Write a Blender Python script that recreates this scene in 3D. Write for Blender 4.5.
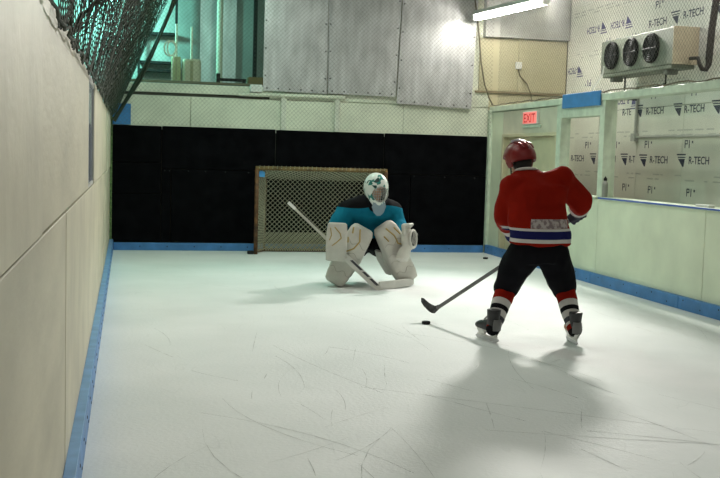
import bpy, bmesh, math, random
from mathutils import Vector, Matrix, noise, Quaternion
random.seed(7)
for o in list(bpy.data.objects): bpy.data.objects.remove(o, do_unlink=True)
scene = bpy.context.scene
COL = scene.collection
PI = math.pi

# ------------------------------------------------------------------ camera
CAM_H = 1.48
VP1, VP2 = (127.0, 150.0), (5000.0, 285.0)      # vanishing points of the room's depth and width
_a = (VP1[0]-360, -(VP1[1]-239)); _b = (VP2[0]-360, -(VP2[1]-239))
FPX = math.sqrt(-(_a[0]*_b[0] + _a[1]*_b[1]))
_Y = Vector((_a[0], _a[1], -FPX)).normalized()
_X = Vector((_b[0], _b[1], -FPX)).normalized()
_Z = _X.cross(_Y)
R3 = Matrix((_X, _Y, _Z))                        # camera vector -> room vector
cam_d = bpy.data.cameras.new('camera'); cam = bpy.data.objects.new('camera', cam_d); COL.objects.link(cam)
cam_d.sensor_width = 36.0; cam_d.lens = FPX*36.0/720.0; cam_d.clip_end = 100
cam.matrix_world = Matrix.Translation((0, 0, CAM_H)) @ R3.to_4x4()
scene.camera = cam

def at(x, y, **k):
    """room point seen at photo pixel (x, y) on the plane X=, Y= or Z= given"""
    d = R3 @ Vector((x-360, -(y-239), -FPX)); o = Vector((0, 0, CAM_H))
    ax, v = list(k.items())[0]; i = 'XYZ'.index(ax)
    return o + d*((v-o[i])/d[i])

# ------------------------------------------------------------------ world, exposure
w = bpy.data.worlds.new('hall_air'); scene.world = w; w.use_nodes = True
w.node_tree.nodes['Background'].inputs[0].default_value = (.75, .85, .8, 1)
w.node_tree.nodes['Background'].inputs[1].default_value = .05
vs = scene.view_settings
vs.view_transform = 'Standard'; vs.look = 'None'; vs.gamma = 1; vs.use_curve_mapping = False
vs.exposure = 0.17
LAMP_BACK = 55; ADDED_CEIL = 27; LAMP_GREEN = 145; ADDED_FLOOD = 160; ADDED_BAY = 62  # ceiling, flood and bay strengths belong to added unseen lamps
WARM = (1, .975, .90); GREEN = (.30, 1, .82)

# ------------------------------------------------------------------ materials
MATS = {}
def mat(name, col, rough=.6, metal=0, var=.06, vscale=6, bump=0, bscale=40, spec=.4, emit=0, alpha=1, stretch=None):
    if name in MATS: return MATS[name]
    m = bpy.data.materials.new(name); m.use_nodes = True; nt = m.node_tree; N = nt.nodes; L = nt.links
    b = N['Principled BSDF']
    b.inputs['Roughness'].default_value = rough; b.inputs['Metallic'].default_value = metal
    b.inputs['Specular IOR Level'].default_value = spec
    tc = N.new('ShaderNodeTexCoord'); src = tc.outputs['Object']
    if stretch:
        mp = N.new('ShaderNodeMapping'); mp.inputs['Scale'].default_value = stretch
        L.new(src, mp.inputs[0]); src = mp.outputs[0]
    n = N.new('ShaderNodeTexNoise'); n.inputs['Scale'].default_value = vscale; n.inputs['Detail'].default_value = 5
    L.new(src, n.inputs['Vector'])
    r = N.new('ShaderNodeValToRGB')
    c = Vector(col[:3])
    r.color_ramp.elements[0].position = .3; r.color_ramp.elements[1].position = .7
    r.color_ramp.elements[0].color = (*[max(0, x*(1-var*1.6)) for x in c], 1)
    r.color_ramp.elements[1].color = (*[min(1, x*(1+var)) for x in c], 1)
    L.new(n.outputs['Fac'], r.inputs[0]); L.new(r.outputs[0], b.inputs['Base Color'])
    if bump:
        n2 = N.new('ShaderNodeTexNoise'); n2.inputs['Scale'].default_value = bscale; n2.inputs['Detail'].default_value = 4
        L.new(src, n2.inputs['Vector'])
        bp = N.new('ShaderNodeBump'); bp.inputs['Strength'].default_value = bump; bp.inputs['Distance'].default_value = .02
        L.new(n2.outputs['Fac'], bp.inputs['Height']); L.new(bp.outputs[0], b.inputs['Normal'])
    if emit:
        b.inputs['Emission Color'].default_value = (*col[:3], 1); b.inputs['Emission Strength'].default_value = emit
    if alpha < 1: b.inputs['Alpha'].default_value = alpha
    MATS[name] = m; return m

def ramp_mat(name, stops, rough=.85, bump=.15, bscale=60, smax=2.0, attr='s'):
    """fabric whose colour follows a value stored along the garment: stops = [(value, colour)]"""
    m = bpy.data.materials.new(name); m.use_nodes = True; N = m.node_tree.nodes; L = m.node_tree.links
    b = N['Principled BSDF']; b.inputs['Roughness'].default_value = rough; b.inputs['Specular IOR Level'].default_value = .06
    a = N.new('ShaderNodeAttribute'); a.attribute_name = attr
    dv = N.new('ShaderNodeMath'); dv.operation = 'DIVIDE'; dv.inputs[1].default_value = smax
    L.new(a.outputs['Fac'], dv.inputs[0])
    r = N.new('ShaderNodeValToRGB'); r.color_ramp.interpolation = 'CONSTANT'
    e = r.color_ramp.elements
    while len(e) > 1: e.remove(e[-1])
    e[0].position = 0; e[0].color = (*stops[0][1], 1)
    for v, c in stops[1:]:
        q = e.new(v/smax); q.color = (*c, 1)
    L.new(dv.outputs[0], r.inputs[0])
    n = N.new('ShaderNodeTexNoise'); n.inputs['Scale'].default_value = 9; n.inputs['Detail'].default_value = 4
    mr = N.new('ShaderNodeMapRange'); mr.inputs[3].default_value = .88; mr.inputs[4].default_value = 1.06
    L.new(n.outputs['Fac'], mr.inputs[0])
    mx = N.new('ShaderNodeMix'); mx.data_type = 'RGBA'; mx.blend_type = 'MULTIPLY'; mx.inputs[0].default_value = 1
    L.new(r.outputs[0], mx.inputs[6]); L.new(mr.outputs[0], mx.inputs[7]); L.new(mx.outputs[2], b.inputs['Base Color'])
    n2 = N.new('ShaderNodeTexNoise'); n2.inputs['Scale'].default_value = bscale
    bp = N.new('ShaderNodeBump'); bp.inputs['Strength'].default_value = bump; bp.inputs['Distance'].default_value = .01
    L.new(n2.outputs['Fac'], bp.inputs['Height']); L.new(bp.outputs[0], b.inputs['Normal'])
    return m

def ice_mat():
    m = bpy.data.materials.new('ice'); m.use_nodes = True; N = m.node_tree.nodes; L = m.node_tree.links
    b = N['Principled BSDF']; b.inputs['Specular IOR Level'].default_value = .12
    tc = N.new('ShaderNodeTexCoord')
    def noi(scale, det, st=(1, 1, 1), rot=0):
        mp = N.new('ShaderNodeMapping'); mp.inputs['Scale'].default_value = st; mp.inputs['Rotation'].default_value = (0, 0, rot)
        L.new(tc.outputs['Object'], mp.inputs[0])
        n = N.new('ShaderNodeTexNoise'); n.inputs['Scale'].default_value = scale; n.inputs['Detail'].default_value = det
        L.new(mp.outputs[0], n.inputs['Vector']); return n.outputs['Fac']
    big = noi(.9, 6); fine = noi(38, 6)
    r = N.new('ShaderNodeValToRGB'); r.color_ramp.elements[0].position = .32; r.color_ramp.elements[1].position = .68
    r.color_ramp.elements[0].color = (.70, .735, .73, 1); r.color_ramp.elements[1].color = (.79, .815, .815, 1)
    L.new(big, r.inputs[0])
    # skate scratches: thin contour lines of stretched noise, in three directions
    acc = None
    for sc, st, rot in ((1.1, (1, .22, 1), .5), (1.4, (1, .2, 1), -.7), (.9, (1, .25, 1), 1.4)):
        f = noi(sc, 2.2, st, rot)
        s1 = N.new('ShaderNodeMath'); s1.operation = 'MULTIPLY'; s1.inputs[1].default_value = 14; L.new(f, s1.inputs[0])
        fr = N.new('ShaderNodeMath'); fr.operation = 'FRACT'; L.new(s1.outputs[0], fr.inputs[0])
        lt = N.new('ShaderNodeMath'); lt.operation = 'LESS_THAN'; lt.inputs[1].default_value = .018; L.new(fr.outputs[0], lt.inputs[0])
        if acc is None: acc = lt.outputs[0]
        else:
            ad = N.new('ShaderNodeMath'); ad.operation = 'MAXIMUM'; L.new(acc, ad.inputs[0]); L.new(lt.outputs[0], ad.inputs[1]); acc = ad.outputs[0]
    msk = noi(2.2, 3)
    gt = N.new('ShaderNodeMapRange'); gt.inputs[1].default_value = .48; gt.inputs[2].default_value = .6; L.new(msk, gt.inputs[0])
    am = N.new('ShaderNodeMath'); am.operation = 'MULTIPLY'; L.new(acc, am.inputs[0]); L.new(gt.outputs[0], am.inputs[1])
    a2 = N.new('ShaderNodeMath'); a2.operation = 'MULTIPLY'; a2.inputs[1].default_value = .12; L.new(am.outputs[0], a2.inputs[0])
    mx = N.new('ShaderNodeMix'); mx.data_type = 'RGBA'; L.new(a2.outputs[0], mx.inputs[0]); L.new(r.outputs[0], mx.inputs[6])
    mx.inputs[7].default_value = (.42, .46, .44, 1); L.new(mx.outputs[2], b.inputs['Base Color'])
    rr = N.new('ShaderNodeMapRange'); rr.inputs[3].default_value = .5; rr.inputs[4].default_value = .72; L.new(fine, rr.inputs[0]); L.new(rr.outputs[0], b.inputs['Roughness'])
    bp = N.new('ShaderNodeBump'); bp.inputs['Strength'].default_value = .13; bp.inputs['Distance'].default_value = .02
    L.new(fine, bp.inputs['Height']); L.new(bp.outputs[0], b.inputs['Normal'])
    return m

def pane_mat(name, tint, gloss=.08, rough=.05):
    m = bpy.data.materials.new(name); m.use_nodes = True; N = m.node_tree.nodes; L = m.node_tree.links
    N.remove(N['Principled BSDF'])
    t = N.new('ShaderNodeBsdfTransparent'); t.inputs[0].default_value = (*tint, 1)
    g = N.new('ShaderNodeBsdfGlossy'); g.inputs['Roughness'].default_value = rough
    x = N.new('ShaderNodeMixShader'); x.inputs[0].default_value = gloss
    L.new(t.outputs[0], x.inputs[1]); L.new(g.outputs[0], x.inputs[2]); L.new(x.outputs[0], N['Material Output'].inputs[0])
    return m

M_ICE = ice_mat()
M_CREAM = mat('cream_board', (.50, .465, .35), .5, var=.10, vscale=2.2, bump=.12, bscale=14, stretch=(1, .5, 1.6))
M_CREAM2 = mat('cream_board_pale', (.54, .505, .385), .5, var=.09, vscale=2.6, bump=.12, bscale=14)
M_GAP = mat('dark_gap', (.05, .045, .035), .9)
M_GREENW = mat('green_white_paint', (.70, .74, .57), .5, var=.06, vscale=2.5, bump=.1, bscale=18)
M_GREENT = mat('pale_green_paint', (.58, .65, .52), .5, var=.10, vscale=9, bump=.15, bscale=40)
M_BACKC = mat('back_cream_paint', (.73, .75, .62), .6, var=.08, vscale=3)
M_BLUE = mat('blue_kick_plastic', (.065, .21, .48), .45, var=.14, vscale=5, bump=.15, bscale=20)
M_BLUE2 = mat('blue_panel_paint', (.05, .22, .52), .5, var=.08, vscale=8)
M_BLUELT = mat('blue_edge_plastic', (.15, .30, .56), .45, var=.14, vscale=6)
M_RUBBER = mat('black_rubber', (.0045, .0045, .0055), .95, var=.3, vscale=5, bump=.08, bscale=60, spec=.02)
M_STEEL = mat('galvanised_steel', (.60, .60, .61), .42, metal=.65, var=.16, vscale=3.2, bump=.06, bscale=10, stretch=(2.5, 1, .7))
M_GREY = mat('grey_soffit', (.42, .42, .40), .55, var=.06)
M_YCREAM = mat('yellow_cream_board', (.52, .475, .32), .5, var=.05, vscale=2)
M_FOAM = mat('white_foam_board', (.80, .79, .72), .55, var=.06, vscale=1.5)
M_PRINT = mat('navy_print', (.03, .035, .07), .6)
M_PRINTV = mat('violet_print', (.10, .09, .22), .6)
M_PRINTG = mat('grey_print', (.58, .58, .54), .7)
M_HALL = mat('hall_wall_paint', (.40, .43, .41), .6, var=.2, vscale=1.5)
M_DARK = mat('dark_steel', (.02, .02, .02), .6, metal=.1, spec=.2)
M_CEIL = mat('ceiling_steel', (.20, .20, .19), .7)
M_WHITE = mat('white_enamel', (.75, .75, .72), .4)
M_NETD = mat('dark_net_cord', (.028, .040, .024), .8)
M_NETF = mat('fine_net_cord', (.10, .10, .085), .8)
M_NETG = mat('goal_net_cord', (.36, .35, .25), .8)
M_RUST = mat('rusty_goal_paint', (.13, .058, .022), .6, var=.4, vscale=14)
M_BLACK = mat('black_plastic', (.010, .010, .011), .7, spec=.15)
M_SKIN = mat('skin', (.50, .26, .17), .5, var=.08, vscale=14)
M_TUBE = mat('lit_fluorescent_tube', (1, .97, .88), .4, var=0, emit=LAMP_BACK)
M_TUBE2 = mat('lit_added_tube', (1, .97, .88), .4, var=0, emit=6)
M_HALIDE = mat('lit_halide_bulb', (.35, 1, .80), .4, var=0, emit=9)

# ------------------------------------------------------------------ mesh helpers (room coordinates)
def V(*a): return Vector(a)
def add_box(bm, lo, hi):
    lo, hi = Vector(lo), Vector(hi)
    vs_ = [bm.verts.new((x, y, z)) for x in (lo.x, hi.x) for y in (lo.y, hi.y) for z in (lo.z, hi.z)]
    for f in ((0, 1, 3, 2), (4, 6, 7, 5), (0, 4, 5, 1), (2, 3, 7, 6), (0, 2, 6, 4), (1, 5, 7, 3)):
        bm.faces.new([vs_[i] for i in f])
def bevel(bm, w, seg=2):
    bmesh.ops.bevel(bm, geom=bm.edges[:], offset=w, segments=seg, affect='EDGES', profile=.5)
def box(lo, hi, bev=0, seg=2):
    bm = bmesh.new(); add_box(bm, [min(a, b) for a, b in zip(lo, hi)], [max(a, b) for a, b in zip(lo, hi)])
    bmesh.ops.recalc_face_normals(bm, faces=bm.faces[:])
    if bev: bevel(bm, bev, seg)
    return bm
def frame_of(d):
    d = d.normalized(); up = V(0, 0, 1) if abs(d.z) < .9 else V(1, 0, 0)
    a = d.cross(up).normalized(); return a, a.cross(d).normalized()
def add_tube(bm, pts, r, n=8, cap=True):
    pts = [Vector(p) for p in pts]; rs = r if isinstance(r, (list, tuple)) else [r]*len(pts)
    rings = []; a = None
    for i, p in enumerate(pts):
        d = (pts[min(i+1, len(pts)-1)] - pts[max(i-1, 0)])
        if d.length < 1e-9: d = V(0, 0, 1)
        d.normalize()
        if a is None: a, b = frame_of(d)
        else:
            a = a - d*a.dot(d)
            a = a.normalized() if a.length > 1e-6 else frame_of(d)[0]
            b = d.cross(a)
        if i == 0: b = d.cross(a)
        rings.append([bm.verts.new(p + (a*math.cos(2*PI*k/n) + b*math.sin(2*PI*k/n))*rs[i]) for k in range(n)])
    for q0, q1 in zip(rings, rings[1:]):
        for k in range(n): bm.faces.new((q0[k], q0[(k+1) % n], q1[(k+1) % n], q1[k]))
    if cap and n > 2:
        bm.faces.new(rings[0][::-1]); bm.faces.new(rings[-1])
def tube(pts, r, n=8):
    bm = bmesh.new(); add_tube(bm, pts, r, n); return bm
def add_sphere(bm, c, r, sx=1, sy=1, sz=1, rot=None, n=16):
    M = Matrix.Translation(c) @ (rot.to_4x4() if rot else Matrix()) @ Matrix.Diagonal((r*sx, r*sy, r*sz, 1))
    bmesh.ops.create_uvsphere(bm, u_segments=n, v_segments=max(6, n*2//3), radius=1, matrix=M)
def add_chain(bm, pts, rs):
    """tapered limb: frusta with balls at the joints (fused later)"""
    pts = [Vector(p) for p in pts]
    for p, r in zip(pts, rs): add_sphere(bm, p, r)
    for (p, q), (r, s) in zip(zip(pts, pts[1:]), zip(rs, rs[1:])): add_tube(bm, [p, q], [r, s], 14)
def add_loft(bm, rings, n=24, power=2.0):
    """rings: (centre, half_x, half_y, dirx, diry); superellipse sections, closed ends"""
    R = []
    for c, hx, hy, dx, dy in rings:
        row = []
        for k in range(n):
            t = 2*PI*k/n; ct, st = math.cos(t), math.sin(t)
            x = math.copysign(abs(ct)**(2/power), ct); y = math.copysign(abs(st)**(2/power), st)
            row.append(bm.verts.new(Vector(c) + Vector(dx)*hx*x + Vector(dy)*hy*y))
        R.append(row)
    for a, b in zip(R, R[1:]):
        for k in range(n): bm.faces.new((a[k], a[(k+1) % n], b[(k+1) % n], b[k]))
    bm.faces.new(R[0][::-1]); bm.faces.new(R[-1])
def add_prism(bm, poly, axis_vec):
    """polygon (list of points) pushed along axis_vec"""
    a = [bm.verts.new(p) for p in poly]; b = [bm.verts.new(Vector(p)+Vector(axis_vec)) for p in poly]
    n = len(a); bm.faces.new(a[::-1]); bm.faces.new(b)
    for k in range(n): bm.faces.new((a[k], a[(k+1) % n], b[(k+1) % n], b[k]))
def add_lathe(bm, base, prof, n=20, axis=V(0, 0, 1)):
    axis = axis.normalized(); a, b = frame_of(axis); R = []
    for r, h in prof:
        R.append([bm.verts.new(Vector(base)+axis*h+(a*math.cos(2*PI*k/n)+b*math.sin(2*PI*k/n))*max(r, 1e-4)) for k in range(n)])
    for p, q in zip(R, R[1:]):
        for k in range(n): bm.faces.new((p[k], p[(k+1) % n], q[(k+1) % n], q[k]))
    bm.faces.new(R[0][::-1]); bm.faces.new(R[-1])

def obj(name, bm, m, parent=None, smooth=False, normals=True):
    if normals: bmesh.ops.recalc_face_normals(bm, faces=bm.faces[:])
    off = V(0, 0, 0)
    if parent is not None:
        p = parent
        while p is not None: off += p.location; p = p.parent
    me = bpy.data.meshes.new(name)
    if parent is None and name.split('_')[0] not in ('wall', 'floor', 'ceiling') and len(bm.verts):
        xs = [v.co for v in bm.verts]
        off = V((min(v.x for v in xs)+max(v.x for v in xs))/2, (min(v.y for v in xs)+max(v.y for v in xs))/2, min(v.z for v in xs))
    for v in bm.verts: v.co -= off
    bm.to_mesh(me); bm.free()
    if smooth:
        for p_ in me.polygons: p_.use_smooth = True
    me.materials.append(m)
    o = bpy.data.objects.new(name, me); COL.objects.link(o)
    if parent is None: o.location = off
    else: o.parent = parent
    return o
def tag(o, label, cat, group=None):
    o['label'] = label; o['category'] = cat
    if group: o['group'] = group
    return o
def thing(name, label, cat, loc, group=None):
    o = bpy.data.objects.new(name, None); COL.objects.link(o); o.location = loc; o.empty_display_size = .1
    return tag(o, label, cat, group)
def struct(name, bm, m, parent=None):
    o = obj(name, bm, m, parent); o['kind'] = 'structure'; return o
def stuff(o): o['kind'] = 'stuff'; return o

def fused(name, bm, m, parent=None, voxel=.014, smooth=5, wrinkle=0, wscale=6, sfun=None, factor=.5, decimate=None):
    """fuse overlapping closed shapes into one continuous skin"""
    bmesh.ops.recalc_face_normals(bm, faces=bm.faces[:])
    me = bpy.data.meshes.new('tmp'); bm.to_mesh(me); bm.free()
    t = bpy.data.objects.new('tmp', me); COL.objects.link(t)
    r = t.modifiers.new('r', 'REMESH'); r.mode = 'VOXEL'; r.voxel_size = voxel
    s = t.modifiers.new('s', 'SMOOTH'); s.factor = factor; s.iterations = smooth
    dg = bpy.context.evaluated_depsgraph_get()
    me2 = bpy.data.meshes.new_from_object(t.evaluated_get(dg))
    bpy.data.objects.remove(t); bpy.data.meshes.remove(me)
    b2 = bmesh.new(); b2.from_mesh(me2); bpy.data.meshes.remove(me2)
    if wrinkle:
        b2.normal_update()
        mv = []
        for v in b2.verts:
            n = noise.noise(v.co*wscale) + .5*noise.noise(v.co*wscale*2.3) + .9*(.35-abs(noise.noise(Vector((v.co.x*wscale*1.6+v.co.z*2, v.co.y*wscale*1.6, v.co.z*wscale*.7)))))
            mv.append(v.co + v.normal*n*wrinkle)
        for v, c in zip(b2.verts, mv): v.co = c
    sv = [sfun(v.co) for v in b2.verts] if sfun else None
    o = obj(name, b2, m, parent, smooth=True)
    if sv:
        at_ = o.data.attributes.new('s', 'FLOAT', 'POINT'); at_.data.foreach_set('value', sv)
    return o

def net_mesh(S, W, H, cell, r, seg=1, n=3, bm=None):
    """diamond netting: two families of diagonal cords over the surface S(u,v), u in 0..W, v in 0..H"""
    bm = bm or bmesh.new(); step = cell*math.sqrt(2)
    k = -H
    while k < W:
        for sgn in (1, -1):
            t0, t1 = max(0, -k), min(H, W-k)
            if t1-t0 > .02:
                ns = max(1, int(math.ceil((t1-t0)/H*seg))); pts = []
                for i in range(ns+1):
                    t = t0+(t1-t0)*i/ns; pts.append(S(k+t, t if sgn > 0 else H-t))
                add_tube(bm, pts, r, n, cap=False)
        k += step
    return bm

def text_mesh(txt, size, origin, right, up, extrude=.002, parent=None, m=None, name='lettering', shear=0, width=None):
    cu = bpy.data.curves.new('t', 'FONT'); cu.body = txt; cu.size = size; cu.extrude = .0005; cu.align_x = 'LEFT'; cu.offset = size*.012
    t = bpy.data.objects.new('t', cu); COL.objects.link(t)
    dg = bpy.context.evaluated_depsgraph_get(); dg.update()
    me = bpy.data.meshes.new_from_object(t.evaluated_get(dg)); bpy.data.objects.remove(t)
    b = bmesh.new(); b.from_mesh(me); bpy.data.meshes.remove(me)
    right = Vector(right).normalized(); up = Vector(up).normalized(); nr = right.cross(up)
    xs = [v.co.x for v in b.verts]; x0 = min(xs); sx = (width/(max(xs)-x0)) if width else 1
    for v in b.verts:
        c = v.co.copy(); v.co = Vector(origin)+right*(c.x-x0)*sx+up*c.y+nr*(c.z+extrude)
    return obj(name, b, m, parent)

# ================================================================== THE SETTING
XL, XR, YB = -.24, 5.63, 15.82           # faces of the rink's left, right and end walls
XW = 6.90                                # foam-board wall of the building
floor = struct('floor', box((XL-.1, -3, -.06), (XR+.1, YB+.05, 0)), M_ICE)
hallf = struct('floor_hall', box((-4, -3, -.10), (XW+.1, 19, -.062)), mat('concrete', (.2, .2, .19), .8))
struct('ceiling', box((-4, -3, 5.0), (XW+.1, 19, 5.1)), M_CEIL)
struct('wall_hall_left', box((-4.1, -3, -.1), (-4, 19, 5.1)), M_HALL)
struct('wall_hall_far', box((-4, 17.4, -.1), (XW+.1, 17.5, 5.1)), M_HALL)
struct('wall_front', box((-4, -3.1, -.1), (XW+.1, -3, 5.1)), M_CREAM2)

# skate cuts on the ice (thin raised snow lines)
bm = bmesh.new(); rs = random.Random(3)
for i in range(80):
    if i < 50: x, y = rs.uniform(.2, 3.2), rs.uniform(4.2, 9)
    else: x, y = rs.uniform(.1, 5.3), rs.uniform(4.5, 14.5)
    a = rs.gauss(1.75, .45); L = rs.uniform(.15, .9) if rs.random() < .75 else rs.uniform(1, 2.2); cv = rs.uniform(-.3, .3); wd = rs.uniform(.0012, .0032)
    prev = None
    for k in range(9):
        s_ = L*(k/8-.5); ang = a+cv*s_
        p = V(x+math.cos(ang)*s_, y+math.sin(ang)*s_, .0015); nn = V(-math.sin(ang), math.cos(ang), 0)*wd*(1-abs(k/4-1)**2*.9)
        q = (bm.verts.new(p-nn), bm.verts.new(p+V(0, 0, .0004)), bm.verts.new(p+nn))
        if prev:
            bm.faces.new((prev[0], q[0], q[1], prev[1])); bm.faces.new((prev[1], q[1], q[2], prev[2]))
        prev = q
stuff(obj('skate_cuts', bm, mat('ice_snow', (.60, .63, .62), .7, var=.3, vscale=9), floor))

# ---- left wall: plywood sheets on a dark core, blue kick plate
LWT = 1.97
wl = struct('wall_left', box((XL-.12, -3, 0), (XL-.022, YB+.05, LWT-.01)), M_GAP)
def sheet(parent, lo, hi, m, name='plywood_sheet', bev=.003):
    return obj(name, box(lo, hi, bev, 1), m, parent)
y = 4.43-2.44*4
while y < YB:
    a, b = max(y, -3), min(y+2.44, YB); j = random.uniform(-.002, .002)
    sheet(wl, (XL-.022, a+.004, .002), (XL+j, b-.004, 1.217), M_CREAM if int(y*10) % 2 else M_CREAM2); y += 2.44
WY0, WY1 = 6.95, 8.0                      # small window let into the upper sheets
ups = [(-3, .71), (.71, 3.15), (3.15, WY0), (WY1, 10.4), (10.4, 12.9), (12.9, YB)]
for i, (a, b) in enumerate(ups):
    sheet(wl, (XL-.022, a+.004, 1.226), (XL+(.003 if i % 2 else -.002), b-.004, LWT), M_CREAM2 if i % 2 else M_CREAM)
win1 = struct('window_1', box((XL-.022, WY0, 1.226), (XL-.004, WY1, 1.25)), M_GREY)
obj('window_frame', box((XL-.022, WY0, 1.25), (XL-.002, WY0+.04, LWT)), M_GREY, win1)
obj('window_frame', box((XL-.022, WY1-.04, 1.25), (XL-.002, WY1, LWT)), M_GREY, win1)
obj('window_frame', box((XL-.022, WY0+.04, LWT-.05), (XL-.002, WY1-.04, LWT)), M_GREY, win1)
obj('pane', box((XL-.020, WY0+.04, 1.25), (XL-.012, WY1-.04, LWT-.05)), mat('grey_glass', (.25, .29, .36), .15, metal=.3), win1)
struct('trim_1', box((XL-.02, YB-.10, 0), (XL+.03, YB, LWT), .006), mat('mossy_green_paint', (.10, .17, .06), .7, var=.4, vscale=30))
def kick(name, pieces, screws):
    root = None
    for i, (lo, hi) in enumerate(pieces):
        o = box(lo, hi, .006, 2)
        if root is None: root = struct(name, o, M_BLUE)
        else: obj('kick_plank', o, M_BLUE, root)
    b = bmesh.new()
    for c, n_ in screws: add_lathe(b, c, [(.009, -.004), (.009, .0015), (.004, .003)], 8, n_)
    stuff(obj('screws', b, M_DARK, root)); return root
pc = []; y = -3
while y < YB-.02: pc.append(((XL, y+.003, 0), (XL+.055, min(y+2.9, YB-.03)-.003, .155))); y += 2.9
kick('baseboard_left', pc, [((XL+.055, yy, zz), V(1, 0, 0)) for k in range(60) for yy, zz in [(3.3+k*.21, .04 if k % 2 else .115)] if yy < YB-.1])
# pale blue top strip of the left kick plate
tp = struct('trim_2', box((XL, -3, .1551), (XL+.05, YB-.03, .163), .002), M_BLUELT)

# ---- end wall
wb = struct('wall_back', box((XL-.1, YB+.03, 0), (XW, YB+.14, 2.30)), M_BACKC)
up = obj('upper_wall', box((2.02, YB+.03, 2.30), (XW, YB+.14, 5.0)), M_BACKC, wb)
obj('ledge', box((XL-.1, YB-.03, 2.345), (2.1, YB+.16, 2.48), .008), M_BACKC, wb)
obj('ledge_shadow_line', box((XL-.1, YB+.005, 2.30), (2.1, YB+.14, 2.345)), M_GAP, wb)  # dark strip painted as the shadow line under the ledge
xs = [XL-.1, .92, 2.30, 3.14, 4.2, 5.60]
for a, b in zip(xs, xs[1:]):
    obj('cream_board', box((a+.004, YB+.0, 1.80), (b-.004, YB+.03, 2.30), .003, 1), M_BACKC, wb)
for a, b in ((2.10, 3.14), (3.14, 4.2), (4.2, 5.60)):
    obj('cream_board', box((a+.004, YB+.005, 2.31), (b-.004, YB+.03, 2.56), .003, 1), M_BACKC, wb)
# right end of the upper wall: cream boards with a batten under a grey soffit
for a, b in ((5.42, 6.06), (6.14, XW-.01)):
    obj('yellow_board', box((a, YB-.005, 2.575), (b, YB+.03, 3.40), .004, 1), M_YCREAM, wb)
obj('batten', box((6.06, YB-.03, 2.56), (6.14, YB+.03, 3.41), .005), M_YCREAM, wb)
obj('board_shelf', box((5.36, YB-.035, 2.535), (XW-.01, YB+.03, 2.57), .004), mat('brown_wood', (.25, .2, .12), .7), wb)
obj('soffit', box((5.47, YB-.10, 3.41), (XW-.01, YB+.03, 4.95), .004), M_GREY, wb)
obj('end_board', box((5.60, YB+.0, 1.80), (XW-.01, YB+.03, 2.53), .003, 1), M_YCREAM, wb)
obj('mat_backing', box((XL, YB+.022, 0), (5.60, YB+.0295, 1.798)), M_GAP, wb)
# black rubber mats, each its own sheet, screwed to the end wall
mats_ = [(XL, .50, .13, .84), (XL, .50, .846, 1.30), (XL, .50, 1.306, 1.845), (.506, .64, .13, 1.215), (.646, 1.90, .13, 1.215), (1.906, 3.10, .13, 1.215),
         (3.106, 4.34, .13, 1.215), (4.346, 5.60, .13, 1.215), (.506, 2.2, 1.221, 1.85), (2.206, 3.9, 1.221, 1.845), (3.906, 5.60, 1.221, 1.85)]
for i, (a, b, c, d) in enumerate(mats_):
    obj('rubber_mat', box((a+.003, YB-.022-(i % 3)*.004, c+.002), (b-.003, YB+.021 if d < 1.3 else YB-.001, d), .004, 1), M_RUBBER, wb)
b = bmesh.new()
for x in (.55, .62, .9, 1.15, 1.45, 1.8, 2.3, 2.8, 3.3, 3.9, 4.4, 4.9, 5.4): add_lathe(b, (x, YB-.028, 1.19), [(.012, -.01), (.012, .003), (.005, .006)], 8, V(0, -1, 0))
stuff(obj('mat_screws', b, M_DARK, wb))
kick('baseboard_back', [((XL+.06, YB-.06, 0), (2.0, YB-.03, .115)), ((2.006, YB-.06, 0), (4.4, YB-.03, .115)), ((4.406, YB-.06, 0), (XR-.06, YB-.03, .115))],
     [((.2+k*.4, YB-.06, .06), V(0, -1, 0)) for k in range(13)])
# posts and rail pipe in front of the cream boards
for px in (2.31, 3.14):
    obj('post', box((px-.04, YB-.05, 1.85), (px+.04, YB, 2.36), .008), mat('white_post_paint', (.68, .69, .60), .5), wb)
obj('rail_pipe', tube([(1.62, YB-.05, 2.36), (2.4, YB-.05, 2.37), (3.25, YB-.05, 2.375)], .03, 10), M_BACKC, wb)

# ---- right wall: low partition with a door, two window openings and a top rail
TH = .13
wr = struct('wall_right', box((XR+.02, 13.02, .0), (XR+TH, 13.12, 2.22)), M_GREENW)
RAIL0, RAIL1, SILL = 2.235, 2.32, 1.07
DY0, DY1, DT = 13.17, 15.2, 1.83
def rp(name, lo, hi, m=M_GREENW, bev=.004): return obj(name, box(lo, hi, bev, 1), m, wr)
ysm = [-3, -.4, 2.04, 4.48, 6.92, 9.36, 11.80, 13.12]
for a, b in zip(ysm, ysm[1:]):
    rp('plywood_sheet', (XR, a+.004, .0), (XR+TH, b-.004, SILL-.03))
rp('plywood_sheet', (XR, DY1+.02, .0), (XR+TH, YB-.06, RAIL0-.01))
rp('plywood_sheet', (XR, DY0-.03, DT+.03), (XR+TH, DY1+.02, RAIL0-.01), mat('cream_over_door', (.60, .57, .45), .5, var=.05))
rp('corner_post', (XR-.05, YB-.13, .0), (XR+.06, YB-.03, RAIL0+.03), M_GREENT, .01)
rp('window_post', (XR-.012, 13.00, SILL), (XR+TH, 13.14, RAIL0), M_GREENT)
rp('window_mullion', (XR-.012, 11.70, SILL), (XR+TH+.02, 11.83, RAIL0), M_GREENT)
rp('window_header', (XR-.008, 11.83, 2.06), (XR+TH, 13.00, RAIL0), M_GREENT)
for a, b in ((-3, 2), (2, 5), (5, 8.2), (8.2, 11.78), (11.78, 14.0), (14.0, YB-.03)):
    rp('top_rail', (XR-.03, a+.003, RAIL0), (XR+TH+.02, b-.003, RAIL1), M_GREENT, .008)
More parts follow.
